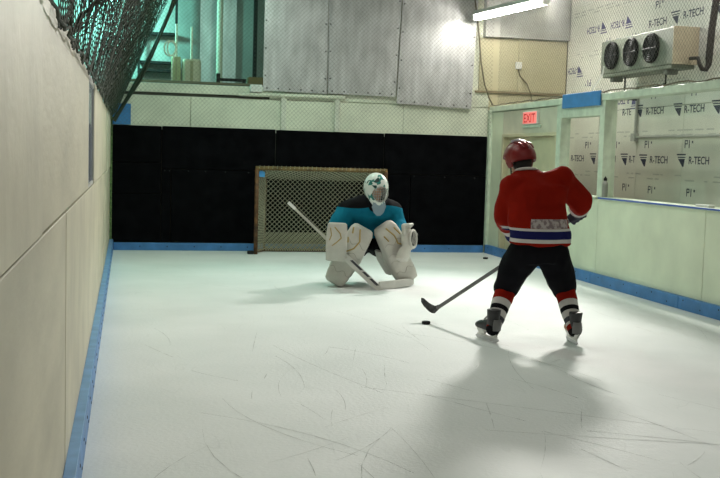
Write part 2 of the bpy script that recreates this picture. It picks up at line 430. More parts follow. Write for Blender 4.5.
# staples and frayed cord tying the net along the rail
b = bmesh.new(); rs = random.Random(5); pts = []
yy = 5.0
while yy < YB-.05: pts.append((XR-.02+rs.uniform(-.01, .01), yy, RAIL1+.012+rs.uniform(-.008, .02))); yy += .16
add_tube(b, pts, .009, 5)
obj('tie_cord', b, mat('brown_cord', (.14, .12, .08), .9), wr)
rp('window_sill', (XR-.03, -3, SILL-.03), (XR+TH+.04, 11.70, SILL), M_GREENT, .006)
rp('window_sill', (XR-.03, 11.83, SILL-.03), (XR+TH+.04, 13.00, SILL), M_GREENT, .006)
rp('sill_edge', (XR-.036, 5, SILL-.022), (XR-.031, 11.74, SILL-.004), mat('blue_edge_strip', (.06, .13, .50), .4), .001)
rp('window_jamb', (XR+.0, 9.0-.9, SILL), (XR+TH, 9.0-.8, RAIL0), M_GREENT)
for i, (a, b) in enumerate(((11.84, 12.99), (8.21, 11.69))):
    wn = struct('window_%d' % (i+2), box((XR+.092, a, SILL), (XR+.098, b, 2.06 if i == 0 else RAIL0)), pane_mat('clear_pane_%d' % i, (.97, .985, .97), .05))
# door
d1 = struct('door_1', box((XR+.07, DY0+.05, .0), (XR+.11, (DY0+DY1)/2-.004, DT), .004), mat('door_paint', (.58, .53, .36), .5, var=.05))
obj('door_leaf', box((XR+.07, (DY0+DY1)/2+.004, .0), (XR+.11, DY1-.05, DT), .004), MATS['door_paint'], d1)
obj('door_frame', box((XR-.015, DY0-.03, .0), (XR+.115, DY0+.045, DT), .006), MATS['door_paint'], d1)
obj('door_frame', box((XR-.015, DY1-.045, .0), (XR+.115, DY1+.02, DT), .006), MATS['door_paint'], d1)
obj('door_frame', box((XR-.015, DY0-.03, DT+.002), (XR+.115, DY1+.02, DT+.05), .006), MATS['door_paint'], d1)
obj('door_handle', tube([(XR+.07, 14.28, 1.0), (XR+.02, 14.28, 1.0), (XR+.02, 14.38, 1.0)], .011, 8), M_STEEL, d1)
pc = []; yb_ = [-3, 1.5, 4.4, 7.3, 9.72, 11.83, 14.1, YB-.07]
for a, b in zip(yb_, yb_[1:]): pc.append(((XR-.05, a+.003, 0), (XR-.001, b-.003, .135)))
kick('baseboard_right', pc, [((XR-.05, 5+k*.33, .045 if k % 2 else .1), V(-1, 0, 0)) for k in range(33) if 5+k*.33 < YB-.2])

# ---- building wall of printed foam boards behind the partition
wo = struct('wall_right_outer', box((XW+.03, -3, -.1), (XW+.12, YB+.1, 5.0)), M_GAP)
seams = [YB+.0, 14.55, 13.33, 12.11, 10.89, 9.67, 8.45, 7.2, 4.8, 2.4, 0, -3]
for b_, a_ in zip(seams, seams[1:]):
    obj('foam_board', box((XW, a_+.004, 0), (XW+.03, b_-.004, 2.245), .002, 1), M_FOAM, wo)
    obj('foam_board', box((XW, a_+.004, 2.252), (XW+.03, b_-.004, 4.7), .002, 1), M_FOAM, wo)
def logo(y, z, inv, m, s=1.0):
    """two bars over a leaning triangle, printed flat"""
    b = bmesh.new(); r = -1 if not inv else 1; u = 1 if not inv else -1
    def P_(a, c): return V(XW-.0015, y+r*a*s, z+u*c*s)
    for poly in ([(0, .135), (.22, .135), (.22, .118), (0, .118)], [(0.02, .098), (.22, .098), (.205, .085), (.03, .085)], [(.035, .072), (.20, .072), (.175, -.03), (.15, -.03)]):
        add_prism(b, [P_(*p) for p in poly], (.001, 0, 0))
    return obj('printed_logo', b, m, wo)
def rtech(y, z, inv=False, m=M_PRINT, wdt=.47, txt='R-TECH'):
    return text_mesh(txt, .135, (XW-.001, y, z), (0, 1 if inv else -1, 0), (0, 0, -1 if inv else 1), .001, wo, m, width=wdt)
def mark(y, z, inv=False, m=M_PRINT):
    b = bmesh.new(); r = 1 if inv else -1; u = -1 if inv else 1
    for x0, x1, z0, z1 in ((0, .018, 0, .10), (0, .07, .085, .10), (.055, .07, .045, .10), (.02, .07, .045, .06), (.10, .118, 0, .10), (.17, .20, .06, .09)):
        add_prism(b, [V(XW-.0015, y+r*a*1., z+u*c) for a, c in ((x0, z0), (x1, z0), (x1, z1), (x0, z1))], (.001, 0, 0))
    return obj('printed_mark', b, m, wo)
# upright print, lower boards
for y0, z0 in ((14.82, 1.49), (13.80, 1.49), (13.24, 1.48), (12.23, 1.49), (11.21, 1.49), (13.42, 2.16), (12.38, 2.14), (11.47, 2.14), (10.4, 2.14), (10.2, 1.49)):
    logo(y0, z0, False, M_PRINT)
for y0, z0, w_, t_ in ((15.50, 1.50, .47, 'R-TECH'), (14.42, 1.50, .47, 'R-TECH'), (13.53, 1.50, .17, 'R-T'), (12.93, 1.50, .47, 'R-TECH'), (11.93, 1.50, .47, 'R-TECH'), (10.9, 1.5, .47, 'R-TECH'),
                       (13.80, 2.165, .26, 'R-TE'), (13.10, 2.155, .47, 'R-TECH'), (12.10, 2.145, .47, 'R-TECH'), (11.1, 2.145, .47, 'R-TECH')):
    rtech(y0, z0, False, M_PRINT, w_, t_)
for y0, z0 in ((14.05, 1.70), (13.10, 1.70), (12.05, 1.70), (11.2, 1.70), (12.98, 2.36), (11.95, 2.35), (13.70, 1.10), (12.95, 1.09), (11.95, 1.09), (15.0, 1.7), (14.95, 2.42)):
    mark(y0, z0)
# print on the upper boards: upside down on the far ones, upright on the near ones
for y0, z0, inv in ((13.34, 2.36, True), (15.2, 2.93, True), (14.42, 3.52, True), (13.62, 3.51, True), (12.56, 3.33, False), (11.55, 3.33, False)):
    logo(y0, z0+(.02 if inv else 0), inv, M_PRINT if not inv else M_PRINTV)
for y0, z0, inv in ((13.62, 2.42, True), (15.35, 2.97, True), (14.68, 3.54, True), (13.88, 3.53, True), (13.14, 3.33, False), (12.24, 3.34, False)):
    if inv: rtech(y0-.0, z0, True, M_PRINTV, .42)
    else: rtech(y0, z0, False, M_PRINT)
for y0, z0, inv in ((14.3, 3.32, True), (13.5, 3.30, True), (12.98, 3.56, False), (12.2, 3.6, False), (14.9, 2.75, True)): mark(y0, z0, inv, M_PRINTV if inv else M_PRINT)
# rows of small print
b = bmesh.new(); rs = random.Random(11)
for z0 in (1.28, 1.34, 1.86, 1.92, 2.5, 2.58, 3.1, 3.16, 3.75, 3.8):
    y = 15.6
    while y > 8.5:
        l_ = rs.uniform(.06, .22)
        if rs.random() < .62: add_prism(b, [V(XW-.001, y, z0), V(XW-.001, y-l_, z0), V(XW-.001, y-l_, z0+.018), V(XW-.001, y, z0+.018)], (.0006, 0, 0))
        y -= l_+rs.uniform(.02, .12)
stuff(obj('small_print', b, M_PRINTG, wo))

# ================================================================== LIGHT
def area(name, loc, rot, sx, sy, e, col, parent=None):
    l = bpy.data.lights.new(name, 'AREA'); l.shape = 'RECTANGLE'; l.size = sx; l.size_y = sy; l.energy = e; l.color = col
    o = bpy.data.objects.new(name, l); COL.objects.link(o); o.parent = parent; o.location = loc; o.rotation_euler = rot; return o
def strip_lamp(name, label, p, q, energy, group=None, hang=5.0):
    p, q = Vector(p), Vector(q); c = (p+q)/2; d = (q-p); L = d.length; d.normalize(); s = V(-d.y, d.x, 0).normalized()
    t = thing(name, label, 'lamp', c, group)
    b = bmesh.new()
    for sg in (-1,):
        pr = [p+s*.075+V(0, 0, .055), p-s*.075+V(0, 0, .055), p-s*.045+V(0, 0, .12), p+s*.045+V(0, 0, .12)]
        add_prism(b, pr, d*L)
    obj('housing', b, M_WHITE, t)
    for sg in (-1, 1):
        obj('tube', tube([p+s*.035*sg+d*.05, q+s*.035*sg-d*.05], .019, 10), M_TUBE2 if group else M_TUBE, t, smooth=False)
    for e_ in (p, q): obj('end_cap', box(e_-V(.05, .03, .022), e_+V(.05, .03, .055), .006), M_WHITE, t)
    for f_ in (.15, .85):
        m_ = p+d*L*f_; obj('chain', tube([m_+V(0, 0, .12), V(m_.x, m_.y, hang)], .006, 5), M_STEEL, t)
    ang = math.atan2(d.y, d.x)
    if energy: area('added_strip_light', (0, 0, -.032), (0, 0, ang), L*.95, .12, energy, WARM, t)
    return t
pa = at(476, 19, Y=15.52); pb = at(546, 3, Z=pa.z)
strip_lamp('fluorescent_lamp', 'lit fluorescent strip lamp hanging beside the steel sheets', pa, pb, 0)
for x, y0, f_ in ((3.0, 10.2, 1.0), (3.4, 2.0, .75), (1.2, 7.5, .95), (1.2, 2.0, .7), (6.35, 9.0, 1.1)):  # unseen strip lamps added to fill the rink and the corridor
    strip_lamp('added_ceiling_lamp', 'unseen fluorescent strip lamp added under the ceiling as fill light', (x, y0, 4.5), (x, y0+2.4, 4.5), ADDED_CEIL*f_, 'added ceiling strip lamps')
# unseen flood lamp added above the right wall to throw the skater's shadow
fp = V(6.06, 14.0, 4.05); fd_ = (V(1.4, 6.4, 0)-fp).normalized()
t = thing('added_floodlight', 'unseen flood lamp added above the right wall, aimed down the ice', 'lamp', fp)
fq = fd_.to_track_quat('-Z', 'Y'); fr, fu = fq @ V(1, 0, 0), fq @ V(0, 1, 0)
b = bmesh.new(); add_loft(b, [(fp+fd_*.0, .34, .17, fr, fu), (fp-fd_*.02, .34, .17, fr, fu), (fp-fd_*.16, .22, .08, fr, fu)], 24, 6); obj('housing', b, M_WHITE, t)
b = bmesh.new(); add_loft(b, [(fp+fd_*.003, .32, .15, fr, fu), (fp+fd_*.006, .32, .15, fr, fu)], 24, 6); obj('lens', b, M_TUBE2, t)
obj('bracket', tube([fp-fd_*.12, V(fp.x+.15, fp.y+.25, 5)], .02), M_STEEL, t)
fl = area('added_flood_light', fd_*.02, fq.to_euler(), .62, .28, ADDED_FLOOD, WARM, t); fl.data.spread = math.radians(95)
# unseen high-bay lamp added to brighten the far end of the ice
hp_ = V(1.6, 13.1, 4.55)
t = thing('added_highbay_lamp', 'unseen greenish high-bay lamp added over the ice before the goal', 'lamp', hp_)
b = bmesh.new(); add_lathe(b, hp_, [(.10, .05), (.26, 0), (.27, .01), (.22, .14), (.10, .27), (.06, .40)], 24); obj('reflector', b, M_WHITE, t)
b = bmesh.new(); add_lathe(b, hp_, [(.24, .0), (.24, -.004), (.1, -.012)], 24); obj('lens', b, mat('lit_added_lens', (.7, 1, .85), .4, var=0, emit=6), t)
obj('stem', tube([hp_+V(0, 0, .38), V(hp_.x, hp_.y, 5)], .015), M_DARK, t)
hl = area('added_highbay_light', (0, 0, -.03), (0, 0, 0), .45, .45, ADDED_BAY, (.66, 1, .80), t); hl.data.shape = 'DISK'
# green metal halide lamp in the hall behind the net
gp = at(113, -3, Y=16.7)
t = thing('halide_lamp', 'green glowing hall lamp behind the gathered net', 'lamp', gp)
b = bmesh.new(); add_lathe(b, gp+V(0, 0, .05), [(.10, 0), (.22, -.02), (.20, .1), (.10, .28), (.06, .42)], 20); obj('reflector', b, M_DARK, t)
b = bmesh.new(); add_sphere(b, gp, .085); obj('bulb', b, M_HALIDE, t, smooth=True)
obj('stem', tube([gp+V(0, 0, .4), V(gp.x, gp.y, 5)], .015), M_DARK, t)
pl = bpy.data.lights.new('halide_light', 'POINT'); pl.energy = LAMP_GREEN; pl.color = GREEN; pl.shadow_soft_size = .12
po = bpy.data.objects.new('halide_light', pl); COL.objects.link(po); po.parent = t; po.location = (0, -.02, -.22)

# ================================================================== FIXTURES ON THE WALLS
# steel sheets
def quad_sheet(name, label, pts, thick, m):
    t = obj(name, (lambda b: (add_prism(b, pts, (0, thick, 0)), b)[1])(bmesh.new()), m)
    return tag(t, label, 'steel sheet')
def px(x, y, Y): return at(x, y, Y=Y)
def screws_on(o, pts):
    b = bmesh.new()
    for p in pts: add_lathe(b, p, [(.013, -.004), (.013, .003), (.005, .006)], 8, V(0, -1, 0))
    stuff(obj('rivets', b, M_DARK, o))
def high(p, q, z): f = (z-p.z)/(q.z-p.z); return p+(q-p)*f
sheets = [('tall steel sheet beside the open gap into the hall', 263, 90.5, 265, 327, 94, 328.5, 15.756),
          ('middle steel sheet between two others above the cream boards', 328, 93.5, 329, 395.5, 97, 402, 15.752),
          ('steel sheet next to the fluorescent lamp, hanging lowest', 396.5, 103.5, 403, 471, 109, 478.5, 15.745)]
for lab, xa, ya, xat, xb, yb, xbt, Y in sheets:
    a, b = px(xa, ya, Y), px(xb, yb, Y); c, d = px(xbt, 0, Y), px(xat, 0, Y)
    c, d = high(b, c, 4.7), high(a, d, 4.7)
    o = quad_sheet('steel_sheet', lab, [a, b, c, d], .006, M_STEEL)
    sc = []
    for k in range(6): sc.append(a.lerp(b, .06+.176*k)+V(0, 0, .04))
    for k in range(5): sc += [a.lerp(d, .1+.18*k)+V(.03, 0, 0), b.lerp(c, .1+.18*k)-V(.03, 0, 0)]
    screws_on(o, sc)

# EXIT sign on the right wall
e0, e1 = at(526, 112, X=XR), at(539.5, 124, X=XR)
t = thing('exit_sign', 'red lit EXIT sign above the door', 'sign', (XR-.03, (e0.y+e1.y)/2, e1.z))
obj('casing', box((XR-.045, e1.y, e1.z), (XR, e0.y, e0.z), .006), M_WHITE, t)
obj('lit_face', box((XR-.048, e1.y+.012, e1.z+.012), (XR-.0455, e0.y-.012, e0.z-.012)), mat('lit_red_face', (1, .22, .20), .4, var=0, emit=.55), t)
text_mesh('EXIT', .175, (XR-.049, e0.y-.05, e1.z+.03), (0, -1, 0), (0, 0, 1), .002, t, mat('deep_red', (.45, .01, .01), .5, emit=.05), width=(e0.y-e1.y)-.10)
obj('pale_plate', box((XR-.02, e1.y-.08, e1.z-.045), (XR, e0.y+.08, e1.z-.002), .004), M_GREENT, t)  # pale green strip just below the sign casing

# blue boards
bb = obj('blue_board', box((XR-.05, at(604, 91, X=XR).y, 2.18), (XR-.031, at(566, 96, X=XR).y, 2.36), .004, 1), M_BLUE2)
tag(bb, 'blue painted board on the top rail of the right wall', 'board')
bb = obj('blue_board', box((XL+.03, YB-.055, 1.853), (.05, YB-.04, 2.16), .004, 1), M_BLUE2)
tag(bb, 'small blue panel in the corner under the gathered net', 'board')

# evaporator with three fans
F = 6.40; ya = at(601, 60, X=F).y; yb = at(673, 45, X=F).y; z0, z1 = 2.70, 3.145
t = thing('evaporator_unit', 'wall-mounted cooling unit with three dark fans', 'cooling unit', (F+.16, (ya+yb)/2, z0))
MEV = mat('evaporator_enamel', (.21, .225, .18), .55, metal=.1, var=.07); MTAN = mat('tan_panel', (.42, .36, .26), .5)
obj('casing', box((F, yb+.004, z0), (F+.33, ya, z1), .008), MEV, t)
obj('end_panel', box((F-.005, yb-.02, z0-.005), (F+.335, yb+.003, z1+.005), .005), MTAN, t)
obj('drip_tray', box((F+.01, yb+.03, z0-.05), (F+.32, ya-.05, z0-.001), .01), MEV, t)
for xx, yy in ((612.6, 56.5), (631.9, 52), (652.3, 47.5)):
    c = at(xx, yy, X=F); fy, fz = c.y, (z0+z1)/2+.01
    c = V(F, fy, fz)
    b = bmesh.new(); add_lathe(b, c, [(.185, 0), (.185, .035), (.172, .045), (.168, .01), (.168, .006)], 28, V(-1, 0, 0)); fan = obj('fan', b, M_BLACK, t)
    b = bmesh.new()
    for k in range(5):
        a0 = 2*PI*k/5
        r_ = [V(-.012, math.cos(a0+s_)*q, math.sin(a0+s_)*q) for q, s_ in ((.04, 0), (.155, -.15), (.16, .45), (.05, .7))]
        r_[2].x -= .012; r_[3].x -= .010
        add_prism(b, [c+p for p in r_], (-.003, 0, 0))
    obj('blades', b, M_DARK, fan)
    b = bmesh.new(); add_lathe(b, c, [(.045, 0), (.045, .03), (.03, .036)], 14, V(-1, 0, 0)); obj('hub', b, mat('fan_grey', (.04, .04, .045), .6, spec=.2), fan)
    b = bmesh.new()
    for r_ in (.06, .085, .11, .135, .16):
        add_tube(b, [c+V(-.042, math.cos(2*PI*k/28)*r_, math.sin(2*PI*k/28)*r_) for k in range(29)], .0035, 4, cap=False)
    for k in range(8): add_tube(b, [c+V(-.044, 0, 0), c+V(-.044, math.cos(PI*k/4)*.17, math.sin(PI*k/4)*.17)], .003, 4)
    obj('guard', b, mat('guard_wire', (.07, .065, .075), .6, spec=.2), fan)
for yy in (yb+.25, ya-.25):
    obj('bracket', box((F+.10, yy-.02, z1+.001), (XW, yy+.02, z1+.04), .004), M_STEEL, t)
    obj('foot', box((F+.05, yy-.05, z0-.11), (F+.2, yy+.05, z0-.051), .01), mat('foot_grey', (.2, .2, .18), .6), t)
b = bmesh.new(); add_tube(b, [V(F+.2, ya-.35, z0-.05), V(F+.2, ya-.35, 2.36), V(F+.2, ya-.7, 2.33)], .012, 6); obj('copper_pipe', b, M_DARK, t)
b = bmesh.new(); add_tube(b, [V(F+.2, yb+.5, z0-.05), V(F+.2, yb+.5, 2.50), V(F+.2, yb+1.0, 2.45), V(F+.2, yb+1.02, 2.35)], .012, 6); obj('copper_pipe', b, M_DARK, t)
obj('side_box', box((F+.05, ya+.001, z0+.12), (F+.15, ya+.06, z0+.22), .01), M_DARK, t)
# insulated drain pipe with its trap
PY = yb-.22
q = [at(698, 58, Y=PY), at(699.5, 64, Y=PY), at(702, 69, Y=PY), at(706, 69.5, Y=PY), at(708.5, 65, Y=PY), at(709, 58, Y=PY), at(712, 28, Y=PY), at(716.5, -2, Y=PY), at(718.5, -45, Y=PY)]
b = bmesh.new(); add_tube(b, [V(q[0].x, yb-.045, q[0].z+.01)]+q, [.022, .022, .026, .028, .03, .034, .042, .042, .042, .042], 12)
tag(obj('drain_pipe', b, mat('black_insulation', (.035, .028, .026), .8, var=.3, vscale=20), smooth=True), 'black insulated pipe with a curved trap beside the cooling unit', 'pipe')
# steel conduit on the foam wall
t = thing('conduit', 'grey steel conduit on the foam boards behind the window', 'pipe', (XW-.03, 13.3, 1.8))
y1 = at(636, 120, X=XW-.03).y; zc = at(636, 137, X=XW-.03).z
obj('vertical_pipe', tube([(XW-.03, y1, 2.55), (XW-.03, y1, zc)], .022), M_GREY, t)
obj('horizontal_pipe', tube([(XW-.03, y1, zc), (XW-.03, 7.5, zc-.02)], .018), M_GREY, t)
obj('junction_box', box((XW-.07, y1-.05, zc-.06), (XW-.004, y1+.07, zc+.05), .008), M_GREY, t)

# bottle and white tray on the sill
bp_ = at(604.3, 196, X=XR+.035); c = V(XR+.035, bp_.y, SILL)
t = thing('water_bottle', 'grey metal water bottle with dark cap on the window sill', 'bottle', c)
MB_ = mat('bottle_steel', (.32, .33, .30), .35, metal=.6)
b = bmesh.new(); add_lathe(b, c, [(.036, 0), (.04, .008), (.04, .155), (.034, .175), (.022, .19), (.02, .2)], 20); obj('body', b, MB_, t, smooth=True)
b = bmesh.new(); add_lathe(b, c, [(.024, .2), (.026, .205), (.026, .225), (.016, .235), (.012, .25)], 16); obj('cap', b, M_DARK, t)
c = at(705, 205, X=XR+.03); b = box((XR-.005, c.y-.13, SILL), (XR+.065, c.y+.13, SILL+.025), .008); bmesh.ops.scale(b, vec=(1, 1, 1), verts=b.verts[:])
tag(obj('white_tray', b, M_WHITE), 'flat white tray lying on the window sill', 'tray')

# wires
def wire(name, label, pts, r=.008, m=None): return tag(obj(name, tube(pts, r, 6), m or mat('brown_wire', (.13, .11, .07), .8)), label, 'cable')
Y = YB-.13
wire('hanging_cable', 'brown cable hanging from the lamp down to the wall corner', [px(472, -25, Y), px(475, 0, Y), px(477.5, 18, Y), px(479.5, 40, Y), px(481, 62, Y), px(484.5, 84, Y), px(489, 98, Y), px(493, 105.5, Y)], .012)
wire('switch_cable', 'thin cable running down from the switch box', [px(518, 68, YB-.04), px(520, 76, YB-.04), px(527, 84, YB-.04), px(531, 95, YB-.04), px(532, 103, YB-.04)], .008)
wire('white_cable', 'white cable rising from the blue board', [at(590, 91.5, X=XR-.07), at(594, 87, X=XR-.04), at(599, 80, X=XR-.01), at(603, 73, X=XR+.0), at(604, 66, X=XR+.01)], .008, M_WHITE)
sb = px(518, 66, YB-.03); tag(obj('switch_box', box(sb+V(-.05, -.05, -.05), sb+V(.05, .0, .06), .008), M_WHITE), 'small white switch box on the wooden batten', 'switch')

# ---- things in the hall seen over the ledge
YH = 16.45
def hp(x, y): return at(x, y, Y=YH)
t = thing('shelf_ledge', 'pale hall counter behind the ledge under the tanks', 'counter', (.6, YH, 0))
obj('top', box((-.3, YH-.45, 2.50), (2.0, YH+.5, 2.54), .006), mat('counter_brown', (.16, .13, .09), .7), t)
obj('front', box((-.3, YH-.44, -.06), (2.0, YH-.40, 2.498)), M_HALL, t)
for lab, x0, x1, y0, col in (('slim yellowish tank beside the wider cream tank', 171, 181, 57, (.42, .45, .25)), ('wide cream metal tank with a pipe on its top', 181.5, 201, 60, (.55, .52, .38))):
    a, c_ = hp(x0, 84), hp(x1, y0); w_ = (c_.x-a.x)/2; cx = (a.x+c_.x)/2
    t = thing('tank', lab, 'tank', (cx, YH, 2.541))
    b = bmesh.new(); add_loft(b, [((cx, YH, 2.541), w_*.96, w_*.8, (1, 0, 0), (0, 1, 0)), ((cx, YH, 2.56), w_, w_*.85, (1, 0, 0), (0, 1, 0)), ((cx, YH, c_.z-.03), w_, w_*.85, (1, 0, 0), (0, 1, 0)), ((cx, YH, c_.z), w_*.9, w_*.75, (1, 0, 0), (0, 1, 0))], 24, 4)
    obj('body', b, mat('tank_%d' % int(x0), col, .5), t, smooth=False)
    obj('pipe', tube([V(cx, YH, c_.z-.01), V(cx, YH, c_.z+.5)], .018), M_BACKC, t)
    obj('strap', box((cx-w_*.15, YH-w_*.85-.006, 2.56), (cx+w_*.15, YH-w_*.85+.002, c_.z-.03)), mat('strap_tan', (.35, .33, .2), .6), t)
wire('coiled_hose', 'pale coiled hose hanging over the slim tank', [V(0, -.28, 0)+hp(170+5*math.cos(a)+1.5*math.sin(a*.5), 50+7.5*math.sin(a)) for a in [k*.5 for k in range(26)]]+[V(0, -.28, 0)+hp(171, 70), V(0, -.28, 0)+hp(171, 82)], .012, M_BACKC)
pz = at(219, 83, Y=YH+.3); tag(obj('standpipe', tube([V(pz.x, YH+.3, 2.54), V(pz.x, YH+.3, 5)], .05, 12), M_BACKC), 'cream vertical pipe rising from the hall counter', 'pipe')
a, c_ = hp(217, 80), hp(245.5, 82.5)
t = thing('shelf_bracket', 'black metal rail lying on the hall counter', 'rail', ((a.x+c_.x)/2, YH-.1, 2.541))
obj('bar', box((a.x, YH-.12, 2.585), (c_.x, YH-.08, 2.63), .005), M_DARK, t)
obj('upright', box((a.x-.02, YH-.13, 2.541), (a.x+.04, YH-.07, 2.70), .005), M_DARK, t)
obj('foot', box((c_.x-.06, YH-.13, 2.541), (c_.x-.01, YH-.07, 2.584), .005), M_DARK, t)
a, c_ = hp(247, 83), hp(262, 76); b = box((a.x, YH-.2, 2.541), (c_.x, YH+.05, 2.66), .008)
tag(obj('wooden_box', b, mat('box_brown', (.24, .16, .07), .7)), 'small brown box on the hall counter by the steel sheet', 'box')
a, c_ = at(250, 92, Y=YB-.06), at(262, 85, Y=YB-.06); tag(obj('junction_box', box((a.x, YB-.10, a.z), (c_.x, YB-.032, c_.z), .008), M_WHITE), 'small white box fixed on the cream ledge', 'box')
t = thing('shelf_rack', 'dark narrow shelf rack against the hall wall', 'rack', (.3, 17.3, 0))
for yy in (33, 62, 70):
    a, c_ = at(140, yy, Y=17.3), at(175, yy+2, Y=17.3); obj('shelf', box((a.x, 17.2, a.z-.02), (c_.x, 17.395, a.z+.02)), M_DARK, t)
for xx in (139, 176):
    a = at(xx, 40, Y=17.3); obj('upright', box((a.x-.02, 17.18, -.06), (a.x+.02, 17.22, 4.2)), M_DARK, t)
a, c_ = at(200, 40, Y=17.38), at(236, 40, Y=17.38); tag(obj('hall_sheet', box((a.x, 17.36, -.06), (c_.x, 17.398, 4.98)), M_STEEL), 'grey metal sheet on the hall wall behind the cream pipe', 'steel sheet')
a = at(255, 40, Y=17.38); tag(obj('hall_batten', box((a.x-.03, 17.33, -.06), (a.x+.03, 17.40, 5)), M_DARK), 'dark vertical batten on the green lit hall wall', 'batten')

# ================================================================== NETS
Yn = YB-.19
b = net_mesh(lambda u, v: V(XL+.1+u, Yn+.02*math.sin(u*2.1+v), 1.86+v), 5.72, 3.1, .045, .0016, seg=4)
o = tag(stuff(obj('safety_net', b, M_NETF, normals=False)), 'fine safety net hanging in front of the steel sheets', 'net')
b = net_mesh(lambda u, v: V(XR+.06+.02*math.sin(u*1.7), 5.5+u, RAIL1+.002+v), YB-.2-5.5, 2.65, .045, .0014, seg=4)
o = tag(stuff(obj('safety_net', b, M_NETF, normals=False)), 'fine safety net above the rail of the right wall', 'net')
# dark net gathered over the left wall
W_, H_ = 12.4, 3.0
def SN(u, v):
    s_ = min(1, max(0, u/W_)); t_ = min(1, max(0, v/H_)); Yy = 15.70-u*.985
    lo = V(XL+.022, Yy, LWT-.01-.07*s_**3+.025*math.sin(u*7)*(1-t_))
    hi = V(1.02-.95*s_**.8, 15.66-u*.93, 4.75-.75*s_)
    p = lo.lerp(hi, t_)
    sag = math.sin(PI*t_)*.03
    fold = math.sin(u*9.5+1.6*math.sin(u*2.3)+t_*2.2)*.09*t_**.6+math.sin(u*23+t_*3)*.03*t_
    p += V(-sag+fold*.6, fold*1.1, -sag*.6)
    return p
b = net_mesh(SN, W_, H_, .054, .0027, seg=34)
b2 = net_mesh(lambda u, v: SN(u, v)+V(.06*math.sin(u*5), .10+.05*math.sin(v*4), .02), W_*.6, H_, .06, .0027, seg=34, bm=b)
rope = []
o = thing('gathered_net', 'dark gathered netting draped above the left wall', 'net', (XL-.03, 9.5, LWT+.01))
stuff(obj('netting', b2, M_NETD, o, normals=False))
obj('edge_rope', tube([at(114, 121, Y=15.66), at(128, 97, Y=15.66), at(143, 70, Y=15.66), at(155, 46, Y=15.66), at(166, 21, Y=15.66), at(176, -2, Y=15.66), at(190, -38, Y=15.66)], .028, 8), M_NETD, o)
obj('edge_rope', tube([at(112, 120, Y=15.6), at(124, 105, Y=15.6), at(141, 80, Y=15.6), at(152, 56, Y=15.6), at(163, 30, Y=15.6), at(174, -3, Y=15.6)], .016, 8), M_NETD, o)
b = bmesh.new(); rs = random.Random(21)
pts = []; k = 0
while k < 130:
    yy = 3.0+k*.1; pts.append((XL+.024+rs.uniform(-.004, .012), yy, LWT-.005-.07*((15.7-yy)/12.4)**3+rs.uniform(-.015, .015))); k += 1
    if yy > 15.6: break
add_tube(b, pts, .006, 6); obj('hem_rope', b, M_NETD, o)
b = bmesh.new()
for i in range(26):
    a_ = rs.uniform(-.05, .05); Yq = 4.75+rs.uniform(-.25, .25)
    p0 = V(XL-.02, Yq+rs.uniform(-.15, .15), LWT+.01); p3 = at(101+rs.uniform(-5, 5), 0, Y=5.2)+V(0, rs.uniform(-.1, .1), 0)
    p4 = p3+(p3-p0)*.8
    add_tube(b, [p0, p0.lerp(p3, .3)+V(a_*.5, a_, -.03), p0.lerp(p3, .65)+V(a_, a_, -.02), p3, p4], .0022, 4)
stuff(obj('gathered_bundle', b, M_NETD, o, normals=False))

# ================================================================== GOAL
GY, GB = 15.28, 15.70
g0, g1 = at(255.5, 252, Y=GY).x, at(383.5, 252, Y=GY).x; GH = 1.27
t = thing('hockey_goal', 'rusty hockey goal with pale diamond net against the black mats', 'goal', ((g0+g1)/2, GY, 0))
for gx in (g0, g1): obj('post', tube([(gx, GY, 0), (gx, GY, GH)], .030, 12), M_RUST, t, smooth=True)
b = bmesh.new(); add_tube(b, [(g0-.02, GY, GH), (g1+.02, GY, GH)], .030, 12); obj('crossbar', b, mat('rusty_yellow_bar', (.20, .13, .05), .6, var=.35, vscale=10), t, smooth=True)
i0, i1 = g0+.18, g1-.16
obj('base_bar', tube([(g0, GY, .025), (g0+.05, GY+.28, .025), (i0, GB, .025), (i1, GB, .025), (g1-.05, GY+.28, .025), (g1, GY, .025)], .024, 8), M_RUST, t)
for a, b_ in ((g0, i0), (g1, i1)):
    obj('back_stay', tube([(a, GY, GH), (b_, GY+.22, GH-.02), (b_, GB-.06, GH-.18), (b_, GB, .6), (b_, GB, .03)], .018, 8), M_RUST, t)
obj('peg', box((g0-.12, GY-.03, 0), (g0-.03, GY+.05, .05), .012), M_DARK, t)
def bil(a, b_, c, d, W, H, bulge=0):
    a, b_, c, d = map(Vector, (a, b_, c, d))
    def S(u, v):
        u, v = u/W, v/H; p = a.lerp(b_, u).lerp(d.lerp(c, u), v)
        return p+V(0, bulge*math.sin(PI*u)*math.sin(PI*v)+.012*math.sin(u*14)*math.sin(v*6), 0)
    return S
b = bmesh.new(); cell = .052; rr = .0042
net_mesh(bil((i0, GB-.01, .03), (i1, GB-.01, .03), (i1, GB-.07, GH-.17), (i0, GB-.07, GH-.17), i1-i0, 1.1), i1-i0, 1.1, cell, rr, 6, 4, b)
net_mesh(bil((i0, GB-.07, GH-.17), (i1, GB-.07, GH-.17), (g1, GY+.02, GH), (g0, GY+.02, GH), i1-i0, .45), i1-i0, .45, cell, rr, 4, 4, b)
net_mesh(bil((g0+.01, GY+.02, .03), (i0, GB-.02, .03), (i0, GB-.07, GH-.17), (g0+.01, GY+.02, GH-.02), .48, 1.1), .48, 1.1, cell, rr, 6, 4, b)
net_mesh(bil((g1-.01, GY+.02, .03), (i1, GB-.02, .03), (i1, GB-.07, GH-.17), (g1-.01, GY+.02, GH-.02), .48, 1.1), .48, 1.1, cell, rr, 6, 4, b)
net_mesh(bil((i0, GB-.04, .02), (i1, GB-.04, .02), (i1, GB-.03, .30), (i0, GB-.03, .30), i1-i0, .28), i1-i0, .28, .026, rr, 3, 4, b)
stuff(obj('net', b, M_NETG, t, normals=False))
s0 = at(261.5, 174, Y=GY+.03)
